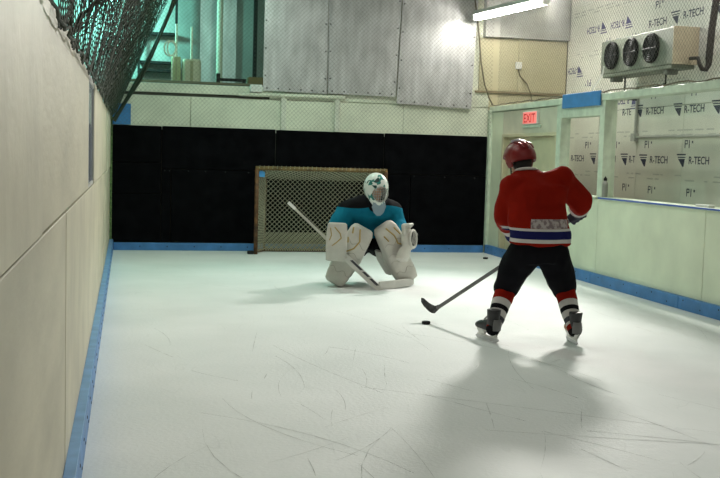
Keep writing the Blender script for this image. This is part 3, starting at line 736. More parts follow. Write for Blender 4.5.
b = bmesh.new(); add_prism(b, [s0+V(-.05, 0, -.04), s0+V(.05, 0, -.045), s0+V(.05, 0, .03), s0+V(0, 0, .05), s0+V(-.045, 0, .03)], (0, .006, 0))
obj('tag', b, mat('bright_blue_tape', (.07, .35, .75), .5), t)['label'] = 'small bright blue tag in the top corner'
b = bmesh.new()
for k in range(30):
    xx = g0+.03+(g1-g0-.06)*k/29
    add_tube(b, [V(xx, GY-.034, GH), V(xx+.01, GY, GH+.034), V(xx+.02, GY+.034, GH)], .006, 4)
stuff(obj('lacing', b, M_NETG, t))

# pucks
for lab, p in (('black puck lying on the ice below the raised stick blade', at(426, 324, Z=0)), ('black puck lying near the far right corner of the ice', at(485.5, 259, Z=0))):
    b = bmesh.new(); add_lathe(b, V(p.x, p.y, 0), [(.035, 0), (.038, .003), (.038, .0225), (.035, .0255)], 24)
    tag(obj('puck', b, M_BLACK), lab, 'puck')

# ================================================================== PEOPLE
def yaw_dirs(a): return V(math.cos(a), math.sin(a), 0), V(-math.sin(a), math.cos(a), 0)
def grip(bm, c, shaft, back, r, fr, flen=1.0):
    """palm and five fingers closed round a shaft: c on the shaft, back = from shaft to the back of the hand"""
    s = shaft.normalized(); n = (back-s*back.dot(s)).normalized(); t = s.cross(n)
    R_ = r+fr
    add_loft(bm, [(c+n*(R_+fr*.3)-s*fr*4.4, fr*2.2, fr*1.5, t, n), (c+n*(R_+fr*.4), fr*2.8, fr*1.7, t, n), (c+n*(R_+fr*.3)+s*fr*4.2, fr*2.3, fr*1.5, t, n)], 14, 3)
    for i, ln in enumerate((.92, 1.05, 1.0, .8)):
        o = s*(1.5-i)*fr*2.25*1.0
        pts = []; rs_ = []
        for k in range(6):
            a = math.radians(35+(k/5)*205*ln*flen); pts.append(c+o+n*math.cos(a)*R_*1.12+t*math.sin(a)*R_*1.12); rs_.append(fr*(1.08-.06*k))
        add_chain(bm, pts, rs_)
    pts = []
    for k in range(4):
        a = math.radians(-30-(k/3)*110); pts.append(c+s*fr*(3.6+.35*k)+n*math.cos(a)*R_*1.15+t*math.sin(a)*R_*1.15)
    add_chain(bm, pts, [fr*1.25, fr*1.2, fr*1.1, fr*.9])
def head_shape(bm, c, f, u, s=1.0):
    """skull, jaw, brow, nose, lips, ears; f forward, u up"""
    r = f.cross(u).normalized(); rot = Matrix((r, f, u)).transposed()
    add_sphere(bm, c+u*.03*s, .1*s, .76, .96, 1.0, rot, 24)
    add_sphere(bm, c+f*.022*s-u*.055*s, .082*s, .72, .82, .86, rot, 20)
    add_sphere(bm, c+f*.072*s-u*.105*s, .026*s, 1, .8, .8, rot, 12)
    add_chain(bm, [c+f*.090*s+u*.022*s, c+f*.108*s-u*.012*s, c+f*.116*s-u*.026*s], [.010*s, .012*s, .015*s])
    add_sphere(bm, c+f*.088*s+u*.038*s, .02*s, 2.6, .6, .5, rot, 12)
    add_sphere(bm, c+f*.094*s-u*.062*s, .016*s, 1.5, .6, .6, rot, 12)
    for q in (-1, 1): add_sphere(bm, c+r*q*.078*s-u*.01*s, .032*s, .3, .6, 1, rot, 12)
def eyes(c, f, u, parent, s=1.0):
    r = f.cross(u).normalized()
    for q in (-1, 1):
        b = bmesh.new(); add_sphere(b, c+f*.083*s+r*q*.032*s+u*.012*s, .0125*s); e = obj('eye', b, mat('eye_white', (.75, .72, .68), .2), parent, smooth=True)
        b = bmesh.new(); add_sphere(b, c+f*.093*s+r*q*.032*s+u*.012*s, .0055*s); obj('iris', b, M_BLACK, e, smooth=True)
    b = bmesh.new(); add_tube(b, [c+f*.098*s-r*.022*s-u*.062*s, c+f*.103*s-u*.063*s, c+f*.098*s+r*.022*s-u*.062*s], .0035*s, 6); obj('mouth', b, mat('lip', (.33, .10, .08), .5), parent)
def seg_t(p, a, b):
    d = b-a; t = (p-a).dot(d)/d.length_squared; return t, (p-(a+d*max(0, min(1, t)))).length

RED = (.24, .010, .004); BLU = (.012, .014, .085); WHT = (.58, .56, .54); BLK = (.010, .010, .012)
# ------------------------------------------------------------ the skater in red, seen from behind
def sk(x, y, Y): return at(x, y, Y=Y)
pel = sk(539, 250, 7.98); wst = sk(539, 228, 7.96); chs = sk(537, 196, 8.02); nk = sk(527, 172, 8.12); hd = sk(519.5, 161, 8.22)
shL, elL, haL = sk(513, 186, 8.06), sk(505, 215, 8.14), sk(521, 251.5, 8.44)
shR, elR, haR = sk(561, 179, 8.04), sk(580.5, 202, 8.10), sk(577, 216, 8.36)
hpL, knL, anL = sk(523, 252, 8.0), sk(506, 288, 8.20), sk(493, 329, 7.99)
hpR, knR, anR = sk(553, 252, 7.98), sk(564, 288, 8.08), sk(575, 330, 7.83)
heel = sk(435, 309.5, 9.0)
sdir = (haR-heel).normalized()
haL = heel+sdir*((haL-heel).dot(sdir)); haR = heel+sdir*((haR-heel).dot(sdir))
hf = V(-.25, .95, -.30).normalized(); hu = V(-.12, .28, .95); hu = (hu-hf*hu.dot(hf)).normalized()
b = bmesh.new(); X_, Y_ = yaw_dirs(.12)
add_loft(b, [(pel-V(0, 0, .06), .15, .11, X_, Y_), (pel+V(0, 0, .05), .17, .12, X_, Y_), (wst+V(0, 0, .05), .15, .10, X_, Y_), (chs, .18, .12, X_, Y_), (nk-V(0, 0, .08), .15, .09, X_, Y_), (nk, .06, .06, X_, Y_)])
add_chain(b, [nk-V(0, 0, .05), hd-V(0, 0, .05)], [.065, .06])
head_shape(b, hd, hf, hu)
for s_, e_, h_ in ((shL, elL, haL), (shR, elR, haR)):
    wr_ = h_+(e_-h_).normalized()*.10; add_chain(b, [nk-V(0, 0, .06), s_, e_, wr_], [.06, .065, .045, .03])
    bk = (e_-h_).normalized(); add_chain(b, [wr_, h_+bk*.045], [.03, .03]); grip(b, h_, sdir, bk, .016, .009)
for h_, k_, a_ in ((hpL, knL, anL), (hpR, knR, anR)):
    add_chain(b, [h_, k_, k_.lerp(a_, .35), a_], [.095, .06, .062, .042])
    fd = V(-.12, 1, 0).normalized(); add_chain(b, [a_+V(0, 0, .03), a_+V(0, 0, .005), a_+fd*.13+V(0, 0, .005)], [.04, .036, .026])
person = fused('person', b, M_SKIN, voxel=.010, smooth=3)
tag(person, 'skater in red jersey, red helmet and black pants holding a stick, seen from behind', 'person')
eyes(hd, hf, hu, person)
# pants
b = bmesh.new()
add_loft(b, [(pel-V(0, 0, .10), .22, .165, X_, Y_), (pel-V(0, 0, .02), .245, .175, X_, Y_), (pel+V(0, 0, .10), .235, .165, X_, Y_), (pel+V(0, 0, .16), .20, .15, X_, Y_)])
for h_, k_ in ((hpL, knL), (hpR, knR)):
    e_ = h_.lerp(k_, .98); add_chain(b, [h_-V(0, 0, .03), h_.lerp(k_, .5), e_], [.145, .128, .105])
fused('hockey_pants', b, mat('black_cloth', (.006, .006, .008), .9, var=.2, spec=.08), person, .014, 5, .012, 5)
# jersey
tw = (shR-shL).normalized(); X2 = V(tw.x, tw.y, tw.z*.6).normalized(); Y2 = V(-X2.y, X2.x, 0).normalized()
b = bmesh.new()
hem = V(pel.x+.005, pel.y-.01, .80)
add_loft(b, [(hem, .262, .195, X_, Y_), (hem+V(0, 0, .1), .258, .19, X_, Y_), (wst+V(.0, 0, .06), .250, .175, X_, Y_), (chs-V(0, 0, .06), .255, .165, X_, Y_), (chs+V(0, 0, .06), .262, .155, X2, Y2),
             (chs.lerp(nk, .62), .235, .13, X2, Y2), (chs.lerp(nk, .93), .15, .10, X2, Y2), (nk+V(0, .02, .02), .075, .075, X2, Y2)], 28, 2.3)
for s_, e_, h_ in ((shL, elL, haL), (shR, elR, haR)):
    wr_ = e_.lerp(h_, .66 if h_ is haL else .30); add_chain(b, [nk.lerp(s_, .5)-V(0, 0, .05), s_-V(0, 0, .01), s_.lerp(e_, .5), e_, wr_], [.085, .112, .105, .098, .075])
HZ = .80
def s_jersey(p):
    best = 9; val = None
    for s_, e_, h_ in ((shL, elL, haL), (shR, elR, haR)):
        t1, d1_ = seg_t(p, s_, e_); t2, d2 = seg_t(p, e_, h_)
        if d1_ < .135 and (t1 > .28 or d1_ < .1) and d1_ <= d2 and abs(p.x-(chs.x)) > .2 and p.z > 1.05 and t1 > .15: best = d1_; val = 1.2+max(0, min(1, t1))*.3
        elif d2 < .12 and d2 < d1_ and t2 > .02 and (abs(p.x-wst.x) > .26 or p.y > wst.y+.2): val = 1.5+max(0, min(1, t2))*.5
    return val if val is not None else max(0, min(1.1, (p.z-HZ)/.65))
MJ = ramp_mat('red_jersey', [(0, RED), (.035, WHT), (.085, BLU), (.185, WHT), (.215, RED), (1.62, WHT), (1.68, BLU), (1.76, WHT), (1.80, RED)])
jer = fused('jersey', b, MJ, person, .014, 4, .022, 4.5, s_jersey)
# white name band above the hem with worn grey lettering
from mathutils.bvhtree import BVHTree
bvh = BVHTree.FromPolygons([v.co for v in jer.data.vertices], [p.vertices[:] for p in jer.data.polygons])
bd = bmesh.new(); rows = []
for zz in (.945, .963, .982, 1.0, 1.018):
    row = []
    for k in range(25):
        a = math.radians(-90-46+96*k/24); d_ = X_*math.cos(a)+Y_*math.sin(a)
        o_ = V(wst.x, wst.y, zz)-person.location
        hit = bvh.ray_cast(o_+d_*.6, -d_)[0]
        row.append(bd.verts.new((hit if hit is not None else o_+d_*.2)+d_*.005+person.location))
    rows.append(row)
for r0, r1 in zip(rows, rows[1:]):
    for k in range(24): bd.faces.new((r0[k], r0[k+1], r1[k+1], r1[k]))
def band_mat():
    m = mat('name_band', (.42, .40, .39), .8, var=.25, vscale=3); N = m.node_tree.nodes; L = m.node_tree.links
    nz = [n for n in N if n.type == 'TEX_NOISE'][0]; nz.inputs['Scale'].default_value = 34; r = [n for n in N if n.type == 'VALTORGB'][0]
    r.color_ramp.elements[0].position = .44; r.color_ramp.elements[1].position = .54; r.color_ramp.elements[0].color = (.20, .15, .16, 1); r.color_ramp.elements[1].color = (.42, .37, .36, 1)
    return m
nb = obj('name_band', bd, band_mat(), jer, smooth=True); nb['label'] = 'white band with blurred dark lettering'; so = nb.modifiers.new('s', 'SOLIDIFY'); so.thickness = .006
# white collar piping
b = bmesh.new(); add_tube(b, [nk+V(math.cos(a)*.085, math.sin(a)*.085+.02, .012-.02*math.sin(a)) for a in [k*PI/10 for k in range(21)]], .012, 8); obj('collar', b, mat('white_knit', WHT, .8), jer)
# helmet: shell, rim, ear parts, hair below
hr = hf.cross(hu).normalized(); hrot = Matrix((hr, hf, hu)).transposed()
b = bmesh.new(); add_sphere(b, hd+hu*.025, .132, .86, 1.08, .98, hrot, 28)
add_sphere(b, hd+hu*.02-hf*.045, .115, .95, .9, 1.0, hrot, 24)
kill = [v for v in b.verts if (v.co-hd).dot(hu) < (-.025 if (v.co-hd).dot(hf) < .05 else .035)]
bmesh.ops.delete(b, geom=kill, context='VERTS')
MH = mat('red_helmet', (.20, .012, .012), .4, var=.08)
hel = obj('helmet', b, MH, person, smooth=True); so = hel.modifiers.new('s', 'SOLIDIFY'); so.thickness = .010; so.offset = 1
for q in (-1, 1):
    b = bmesh.new(); add_loft(b, [(hd+hr*q*.098-hu*.055, .008, .030, hr, hf), (hd+hr*q*.108-hu*.01, .012, .040, hr, hf), (hd+hr*q*.108+hu*.02, .010, .035, hr, hf)], 12, 3); obj('ear_guard', b, MH, hel)
    b = bmesh.new(); add_tube(b, [hd+hr*q*.10-hu*.05, hd+hr*q*.085-hu*.10+hf*.03, hd-hu*.145+hf*.06], .006, 6); obj('chin_strap', b, M_BLACK, hel)
for q in (-1, 0, 1):
    b = bmesh.new(); add_tube(b, [hd+hr*q*.05+hu*(.025+.137*math.cos(a)*(1-.06*abs(q)))+hf*(-.01+.150*math.sin(a)) for a in [-1.2+k*.2 for k in range(12)]], .007, 6); obj('ridge', b, MH, hel)
b = bmesh.new(); add_tube(b, [hd+hu*.160-hr*.075-hf*.035, hd+hu*.168-hf*.035, hd+hu*.160+hr*.075-hf*.035], [.009, .014, .009], 8); obj('top_stripe', b, mat('highlight_lavender', (.62, .58, .66), .35), hel)  # light reflection on the helmet top, modelled as a pale band
b = bmesh.new(); add_sphere(b, hd-hf*.03-hu*.02, .098, .84, .85, 1.0, hrot, 20); add_sphere(b, hd-hf*.055-hu*.085, .06, 1.1, .7, .8, hrot, 16)
fused('hair', b, mat('black_hair', (.012, .010, .009), .7), person, .010, 3)
# gloves
for h_, e_, nm in ((haL, elL, 0), (haR, elR, 1)):
    bk = (e_-h_).normalized(); b = bmesh.new(); grip(b, h_, sdir, bk, .018, .0165)
    add_chain(b, [h_+bk*.055, h_+bk*.10, h_+bk*.17], [.048, .06, .074])
    fused('glove', b, mat('dark_navy_glove', (.012, .012, .030), .7, var=.2), person, .0075, 3)
    add = bmesh.new(); pts = [h_+bk*.155]
    a1, a2 = frame_of(bk); add_tube(add, [h_+bk*.172+(a1*math.cos(k*PI/8)+a2*math.sin(k*PI/8))*.078 for k in range(17)], .010, 6, cap=False)
    obj('glove_cuff', add, mat('white_knit', WHT, .8), person)
# socks and skates
MS = ramp_mat('striped_sock', [(0, RED), (.36, WHT), (.50, BLK), (.60, WHT), (.74, (.07, .07, .08)), (.84, WHT), (.90, RED), (1.0, BLK)], smax=1.2)
for h_, k_, a_, toe in ((hpL, knL, anL, V(-.30, .95, 0)), (hpR, knR, anR, V(.12, .99, 0))):
    b = bmesh.new(); add_chain(b, [h_.lerp(k_, .9), k_, k_.lerp(a_, .35), k_.lerp(a_, .75), a_], [.085, .088, .083, .068, .058])
    fused('hockey_sock', b, MS, person, .012, 3, .006, 7, lambda p, k_=k_, a_=a_: max(0, min(1.1, seg_t(p, k_, a_)[0])))
    f_ = toe.normalized(); r_ = V(f_.y, -f_.x, 0); base = V(a_.x, a_.y, 0)
    b = bmesh.new(); z_ = .085
    add_loft(b, [(base-f_*.005+V(0, 0, z_), .036, .055, r_, f_), (base+f_*.0+V(0, 0, z_+.05), .046, .062, r_, f_), (base+V(0, 0, z_+.11), .048, .058, r_, f_), (base-f_*.005+V(0, 0, z_+.18), .055, .066, r_, f_)], 18)
    add_loft(b, [(base+f_*.02+V(0, 0, z_+.045), .040, .050, r_, V(0, 0, 1)), (base+f_*.10+V(0, 0, z_+.04), .044, .046, r_, V(0, 0, 1)), (base+f_*.17+V(0, 0, z_+.034), .044, .036, r_, V(0, 0, 1)), (base+f_*.215+V(0, 0, z_+.028), .028, .024, r_, V(0, 0, 1))], 18)
    bt = fused('skate', b, mat('skate_black', (.025, .024, .026), .45, var=.3, vscale=18), person, .008, 3)
    b = bmesh.new()
    for x0_, x1_ in ((-.055, .045), (.095, .205)):
        add_prism(b, [base+f_*x0_+V(0, 0, z_+.004)+r_*.03, base+f_*x1_+V(0, 0, z_+.004)+r_*.03, base+f_*(x1_-.02)+V(0, 0, .034)+r_*.008, base+f_*(x0_+.02)+V(0, 0, .034)+r_*.008], -r_*.001)
        add_loft(b, [(base+f_*((x0_+x1_)/2)+V(0, 0, z_+.006), .032, (x1_-x0_)/2, r_, f_), (base+f_*((x0_+x1_)/2)+V(0, 0, .06), .014, (x1_-x0_)/2-.012, r_, f_), (base+f_*((x0_+x1_)/2)+V(0, 0, .034), .008, (x1_-x0_)/2-.016, r_, f_)], 14, 3)
    add_box(b, (0, 0, 0), (0, 0, 0)) if False else None
    add_prism(b, [base+f_*-.06+V(0, 0, .030)-r_*.007, base+f_*.20+V(0, 0, .030)-r_*.007, base+f_*.21+V(0, 0, .044)-r_*.007, base+f_*-.06+V(0, 0, .044)-r_*.007], r_*.014)
    obj('blade_holder', b, M_WHITE, bt)
    b = bmesh.new(); add_prism(b, [base+f_*-.085+V(0, 0, .016)-r_*.002, base+f_*-.06+V(0, 0, .002)-r_*.002, base+f_*.205+V(0, 0, .001)-r_*.002, base+f_*.235+V(0, 0, .02)-r_*.002, base+f_*.21+V(0, 0, .031)-r_*.002, base+f_*-.08+V(0, 0, .031)-r_*.002], r_*.004)
    obj('blade', b, M_STEEL, bt)
    b = bmesh.new(); add_loft(b, [(base-f_*.048+V(0, 0, z_+.01), .038, .022, r_, f_), (base-f_*.056+V(0, 0, z_+.06), .042, .020, r_, f_), (base-f_*.056+V(0, 0, z_+.10), .036, .016, r_, f_)], 14); obj('heel_guard', b, mat('grey_trim', (.16, .16, .16), .5), bt)
    b = bmesh.new()
    for k in range(6):
        c_ = base+f_*(.06+.015*k)+V(0, 0, z_+.115-.013*k); add_tube(b, [c_-r_*.03, c_+V(0, 0, .012), c_+r_*.03], .004, 5)
    obj('laces', b, mat('lace_white', (.6, .6, .58), .8), bt)
# his stick
t = thing('hockey_stick', 'grey hockey stick held by the red skater, blade raised', 'stick', heel)
a1 = sdir.cross(V(0, 0, 1)).normalized(); a2 = a1.cross(sdir).normalized()
b = bmesh.new(); L_ = (haR-heel).length+.10
add_loft(b, [(heel+sdir*.02, .012, .017, a1, a2), (heel+sdir*.3, .0125, .017, a1, a2), (heel+sdir*L_, .0115, .016, a1, a2)], 12, 4)
obj('shaft', b, mat('grey_shaft', (.16, .16, .16), .35, var=.25, vscale=5, stretch=(1, 1, 1)), t)
b = bmesh.new(); add_loft(b, [(heel+sdir*(L_-.14), .0135, .018, a1, a2), (heel+sdir*(L_+.01), .0155, .02, a1, a2)], 12, 4); obj('grip_tape', b, M_BLACK, t)
toe = sk(421.5, 300, 9.12); bdir = (toe-heel); bn = 8; b = bmesh.new(); R_ = []
nrm = bdir.cross(V(0, 0, 1)).normalized()
for k in range(bn+1):
    f_ = k/bn; c_ = heel.lerp(toe, f_)+V(0, 0, 0)+nrm*.05*(f_-f_*f_)*2-V(0, 0, .028*math.sin(PI*f_)); hh = .034+.006*math.sin(PI*f_) if k < bn else .022
    R_.append((c_, .006, hh, nrm, V(0, 0, 1)))
R_.insert(0, (heel+sdir*.05, .010, .020, nrm, V(0, 0, 1)))
add_loft(b, R_, 12, 3); obj('blade', b, mat('dark_tape', (.06, .06, .06), .7, var=.5, vscale=20), t)

# ------------------------------------------------------------ the goaltender in teal
TEAL = (.008, .17, .27)
def gk(x, y, Y): return at(x, y, Y=Y)
hd = gk(376, 189, 11.42); nk = gk(374, 203, 11.62); chs = gk(370, 214, 11.74); pel = gk(368, 240, 12.02)
shR, elR, haR = gk(346, 212, 11.72), gk(337, 228, 11.66), gk(336.5, 247, 11.36)      # his right: blocker hand
shL, elL, haL = gk(392, 211, 11.74), gk(397, 226, 11.70), gk(406, 237, 11.42)        # his left: catching hand
hpR, knR, anR = gk(358, 246, 12.0), gk(356, 247, 11.62), gk(338, 279, 11.74)
hpL, knL, anL = gk(379, 246, 12.0), gk(386, 247, 11.62), gk(404, 278, 11.80)
hf = V(.15, -.97, -.16).normalized(); hu = V(.0, -.16, 1); hu = (hu-hf*hu.dot(hf)).normalized(); hr = hf.cross(hu).normalized()
sheel = at(379, 289, Z=.012); sbut = gk(289, 203, 11.66)
gdir = (sbut-sheel).normalized(); haR = sheel+gdir*((haR-sheel).dot(gdir))
X_, Y_ = yaw_dirs(.06)
b = bmesh.new()
add_loft(b, [(pel-V(0, 0, .07), .15, .12, X_, Y_), (pel+V(0, 0, .05), .17, .13, X_, Y_), (pel.lerp(chs, .5), .16, .12, X_, Y_), (chs, .18, .12, X_, Y_), (nk-V(0, 0, .03), .12, .09, X_, Y_)])
add_chain(b, [nk-V(0, -.03, .05), hd-V(0, -.03, .06)], [.065, .06]); head_shape(b, hd, hf, hu)
for s_, e_, h_ in ((shL, elL, haL), (shR, elR, haR)):
    bk = (e_-h_).normalized(); wr_ = h_+bk*.10; add_chain(b, [nk-V(0, 0, .05), s_, e_, wr_], [.06, .065, .045, .032])
    add_chain(b, [wr_, h_+bk*.045], [.03, .03]); grip(b, h_, gdir if h_ is haR else V(.5, -.3, .8), bk, .016, .009, .6 if h_ is haL else 1)
for h_, k_, a_ in ((hpL, knL, anL), (hpR, knR, anR)):
    add_chain(b, [h_, k_, k_.lerp(a_, .35), a_], [.095, .065, .06, .042]); add_chain(b, [a_, a_-V(0, 0, .06), a_+V(.0, -.13, -.08)], [.04, .04, .03])
person2 = fused('person', b, M_SKIN, voxel=.010, smooth=3)
tag(person2, 'goaltender in teal jersey, white mask and white leg pads crouching before the goal', 'person')
eyes(hd, hf, hu, person2)
b = bmesh.new()
add_loft(b, [(pel-V(0, 0, .10), .20, .17, X_, Y_), (pel, .23, .18, X_, Y_), (pel+V(0, 0, .12), .21, .16, X_, Y_)])
for h_, k_ in ((hpL, knL), (hpR, knR)): add_chain(b, [h_, h_.lerp(k_, .6), h_.lerp(k_, .9)], [.14, .13, .11])
fused('goalie_pants', b, MATS['black_cloth'], person2, .016, 4, .01, 5)
b = bmesh.new()
add_loft(b, [(pel+V(0, -.06, .04), .27, .19, X_, Y_), (pel.lerp(chs, .45)+V(0, -.02, 0), .285, .20, X_, Y_), (chs-V(0, 0, .02), .29, .19, X_, Y_), (chs+V(0, 0, .05), .235, .16, X_, Y_), (nk+V(0, .0, .0), .16, .12, X_, Y_), (nk+V(0, -.03, .06), .10, .10, X_, Y_), (nk+V(0, -.04, .10), .07, .08, X_, Y_)], 28, 2.1)
for s_, e_, h_ in ((shL, elL, haL), (shR, elR, haR)):
    k_ = 1 if h_ is haR else .85
    add_chain(b, [nk.lerp(s_, .5)-V(0, 0, .04), s_, s_.lerp(e_, .5), e_, e_.lerp(h_, .55)], [.10, .118*k_, .125*k_, .122*k_, .085])
for s_ in (shL, shR): add_chain(b, [nk+V(0, 0, .0), nk.lerp(s_, .55)+V(0, 0, .02), s_], [.10, .115, .118])
def s_goal(p):
    return .5+(p.z-.925+.03*abs(p.x-nk.x)/.3-.02*math.sin(p.x*9))
jer2 = fused('jersey', b, ramp_mat('teal_jersey', [(0, TEAL), (.5, BLK)], smax=1.2), person2, .014, 4, .022, 4.2, s_goal)
b = bmesh.new(); add_chain(b, [nk+V(0, -.02, -.02), hd-hu*.10-hf*.0], [.088, .082]); fused('neck_guard', b, MATS['black_cloth'], person2, .012, 3)
# mask: shell with a face opening, cage, throat guard
hrot = Matrix((hr, hf, hu)).transposed()
b = bmesh.new(); add_sphere(b, hd+hu*.02-hf*.005, .142, .92, 1.06, 1.1, hrot, 36)
add_loft(b, [(hd+hf*.03-hu*.04, .112, .112, hr, hf), (hd+hf*.055-hu*.11, .088, .085, hr, hf), (hd+hf*.07-hu*.165, .05, .045, hr, hf)], 24)
bmesh.ops.recalc_face_normals(b, faces=b.faces[:])
me = bpy.data.meshes.new('tmp'); b.to_mesh(me); b.free(); tO = bpy.data.objects.new('tmp', me); COL.objects.link(tO)
r_ = tO.modifiers.new('r', 'REMESH'); r_.mode = 'VOXEL'; r_.voxel_size = .007; s_ = tO.modifiers.new('s', 'SMOOTH'); s_.iterations = 6; s_.factor = .5
me2 = bpy.data.meshes.new_from_object(tO.evaluated_get(bpy.context.evaluated_depsgraph_get())); bpy.data.objects.remove(tO)
b = bmesh.new(); b.from_mesh(me2); kill = []
for v in b.verts:
    d_ = v.co-hd; f_, u_, x_ = d_.dot(hf), d_.dot(hu), d_.dot(hr)
    if f_ > .04 and (x_/.080)**2+((u_+.030)/.082)**2 < 1: kill.append(v)
    elif u_ < -.10 and f_ < -.01: kill.append(v)
bmesh.ops.delete(b, geom=kill, context='VERTS')
def mask_mat():
    m = mat('white_mask', (.70, .74, .70), .3, vscale=10); N = m.node_tree.nodes
    nz = [n for n in N if n.type == 'TEX_NOISE'][0]; nz.inputs['Scale'].default_value = 8; nz.inputs['Detail'].default_value = 1.2; nz.inputs['Distortion'].default_value = 1.5
    r = [n for n in N if n.type == 'VALTORGB'][0].color_ramp; r.interpolation = 'CONSTANT'
    r.elements[0].position = 0; r.elements[0].color = (.01, .03, .03, 1); r.elements[1].position = .36; r.elements[1].color = (.02, .20, .17, 1)
    q = r.elements.new(.43); q.color = (.70, .74, .70, 1); return m
msk = obj('mask', b, mask_mat(), person2, smooth=True); so = msk.modifiers.new('s', 'SOLIDIFY'); so.thickness = .008; so.offset = 1
MC = mat('cage_wire', (.45, .45, .42), .35, metal=.7)
b = bmesh.new()
def cg(x, u): return hd+hr*x+hu*(u-.030)+hf*(.158-.9*x*x-.55*(u)**2-max(0, -u)*.05)
for u in (-.07, -.042, -.014, .014, .044, .072):
    hw = .086*math.sqrt(max(0, 1-(u/.09)**2)); add_tube(b, [cg(hw*(k/4-1), u) for k in range(9)], .0032, 5)
for x in (-.055, -.028, 0, .028, .055):
    hh = .086*math.sqrt(1-(x/.09)**2); add_tube(b, [cg(x, hh*(k/4-1)) for k in range(9)], .0032, 5)
add_tube(b, [cg(.086*math.cos(k*PI/14), .088*math.sin(k*PI/14)) for k in range(29)], .005, 6); obj('cage', b, MC, msk)
b = bmesh.new(); cT = hd-hu*.16+hf*.105
poly = [cT+hr*x+hu*z+hf*(.02-1.2*x*x) for x, z in ((-.07, .035), (-.085, -.02), (-.06, -.085), (-.02, -.12), (.02, -.12), (.06, -.085), (.085, -.02), (.07, .035))]
add_prism(b, poly, hf*.006); obj('throat_guard', b, mat('grey_clear_plastic', (.30, .40, .46), .25, alpha=.65), msk)
for q in (-1, 1):
    b = bmesh.new(); add_tube(b, [hd+hr*q*.06-hu*.12+hf*.12, cT+hr*q*.06+hu*.03+hf*.02], .005, 5); obj('cord', b, M_WHITE, msk)
# leg pads
MP = mat('white_pad', (.56, .54, .49), .5, var=.10, vscale=5, bump=.2, bscale=22); MGOLD = mat('gold_trim', (.42, .30, .10), .5)
def leg_pad(foot, top, face, stripes, label):
    ax = (top-foot).normalized(); L = (top-foot).length; n = (face-ax*face.dot(ax)).normalized(); r = ax.cross(n).normalized()
    if r.x < 0: r = -r
    rings = []
    for f_, hw, th, bow in ((-.02, .085, .05, .02), (.02, .115, .075, .035), (.14, .132, .085, .02), (.30, .138, .085, -.01), (.5, .146, .088, -.005), (.64, .150, .095, .03), (.78, .148, .085, .02), (.94, .138, .065, -.005), (1.0, .118, .05, -.015), (1.02, .09, .03, -.02)):
        rings.append((foot+ax*L*f_+n*bow, hw, th, r, n))
    b = bmesh.new(); add_loft(b, rings, 36, 4.2)
    pad = obj('leg_pad', b, MP, person2, smooth=True)
    def on(x, f_): 
        for i in range(len(rings)-1):
            c0, h0, t0, _, _ = rings[i]; c1, h1, t1, _, _ = rings[i+1]
            a0 = (c0-foot).dot(ax)/L; a1_ = (c1-foot).dot(ax)/L
            if a0 <= f_ <= a1_:
                q = (f_-a0)/(a1_-a0); c = c0.lerp(c1, q); hw = h0+(h1-h0)*q; th = t0+(t1-t0)*q
                return c+r*x*hw+n*th*(1-abs(x)**4.2)**(1/4.2)
        return foot
    for pts in stripes:
        P = []
        for (x0, f0), (x1, f1) in zip(pts, pts[1:]):
            for k in range(7): P.append(on(x0+(x1-x0)*k/7, f0+(f1-f0)*k/7))
        P.append(on(*pts[-1])); b = bmesh.new(); add_tube(b, P, .009, 6); obj('gold_stripe', b, MGOLD, pad)
    for f_ in (.22, .42, .56, .74):                                     # stitched seams across the face
        b = bmesh.new(); add_tube(b, [on(-.9+1.8*k/12, f_+.03*math.sin(k)) for k in range(13)], .004, 5); obj('seam', b, mat('pad_seam', (.40, .38, .33), .7), pad)
    b = bmesh.new()                                                      # outer leg wing behind the shin
    for sg in (-1, 1):
        add_loft(b, [(foot+ax*L*.18-n*.12+r*sg*.125, .018, .07, r, n), (foot+ax*L*.45-n*.13+r*sg*.14, .02, .085, r, n), (foot+ax*L*.62-n*.12+r*sg*.135, .018, .06, r, n)], 14, 3)
    obj('leg_wing', b, MP, pad)
    for f_ in (.25, .45, .6):
        b = bmesh.new(); c_ = foot+ax*L*f_-n*.12; add_tube(b, [c_+r*.14*math.cos(a)-n*.09*math.sin(a) for a in [k*PI/10 for k in range(11)]], .010, 5); obj('strap', b, M_BLACK, pad)
    return pad
fR, tR = gk(334, 281.5, 11.56), gk(363.5, 228.5, 11.44); fL, tL = gk(406.5, 279.5, 11.62), gk(384, 226, 11.44)
fR.z = max(fR.z, .05)
leg_pad(fR, tR, V(-.25, -1, .05), [[(-.2, .97), (.25, .80), (.1, .66), (-.45, .52)], [(-.75, .95), (-.55, .86)], [(-.7, .78), (-.5, .70)]], '')
leg_pad(fL, tL, V(.25, -1, .05), [[(-.1, .98), (.2, .83), (.15, .70), (.8, .58)], [(.55, .93), (.7, .80)], [(-.6, .9), (-.45, .8)]], '')
# skates under the pads
for a_, q in ((anR, -1), (anL, 1)):
    f_ = V(.35*q, -.94, 0).normalized(); r_ = V(f_.y, -f_.x, 0); base = V(a_.x, a_.y, 0)+f_*.02
    b = bmesh.new(); add_loft(b, [(base+V(0, 0, .06), .04, .13, r_, f_), (base+V(0, 0, .10), .045, .13, r_, f_), (base-f_*.03+V(0, 0, .16), .045, .085, r_, f_), (base-f_*.05+V(0, 0, .23), .05, .065, r_, f_)], 18)
    s_ = obj('goalie_skate', b, MATS['skate_black'], person2, smooth=True)
    b = bmesh.new(); add_prism(b, [base-f_*.13+V(0, 0, .0)-r_*.006, base+f_*.13-r_*.006, base+f_*.14+V(0, 0, .062)-r_*.006, base-f_*.14+V(0, 0, .062)-r_*.006], r_*.012); obj('blade', b, M_STEEL, s_)
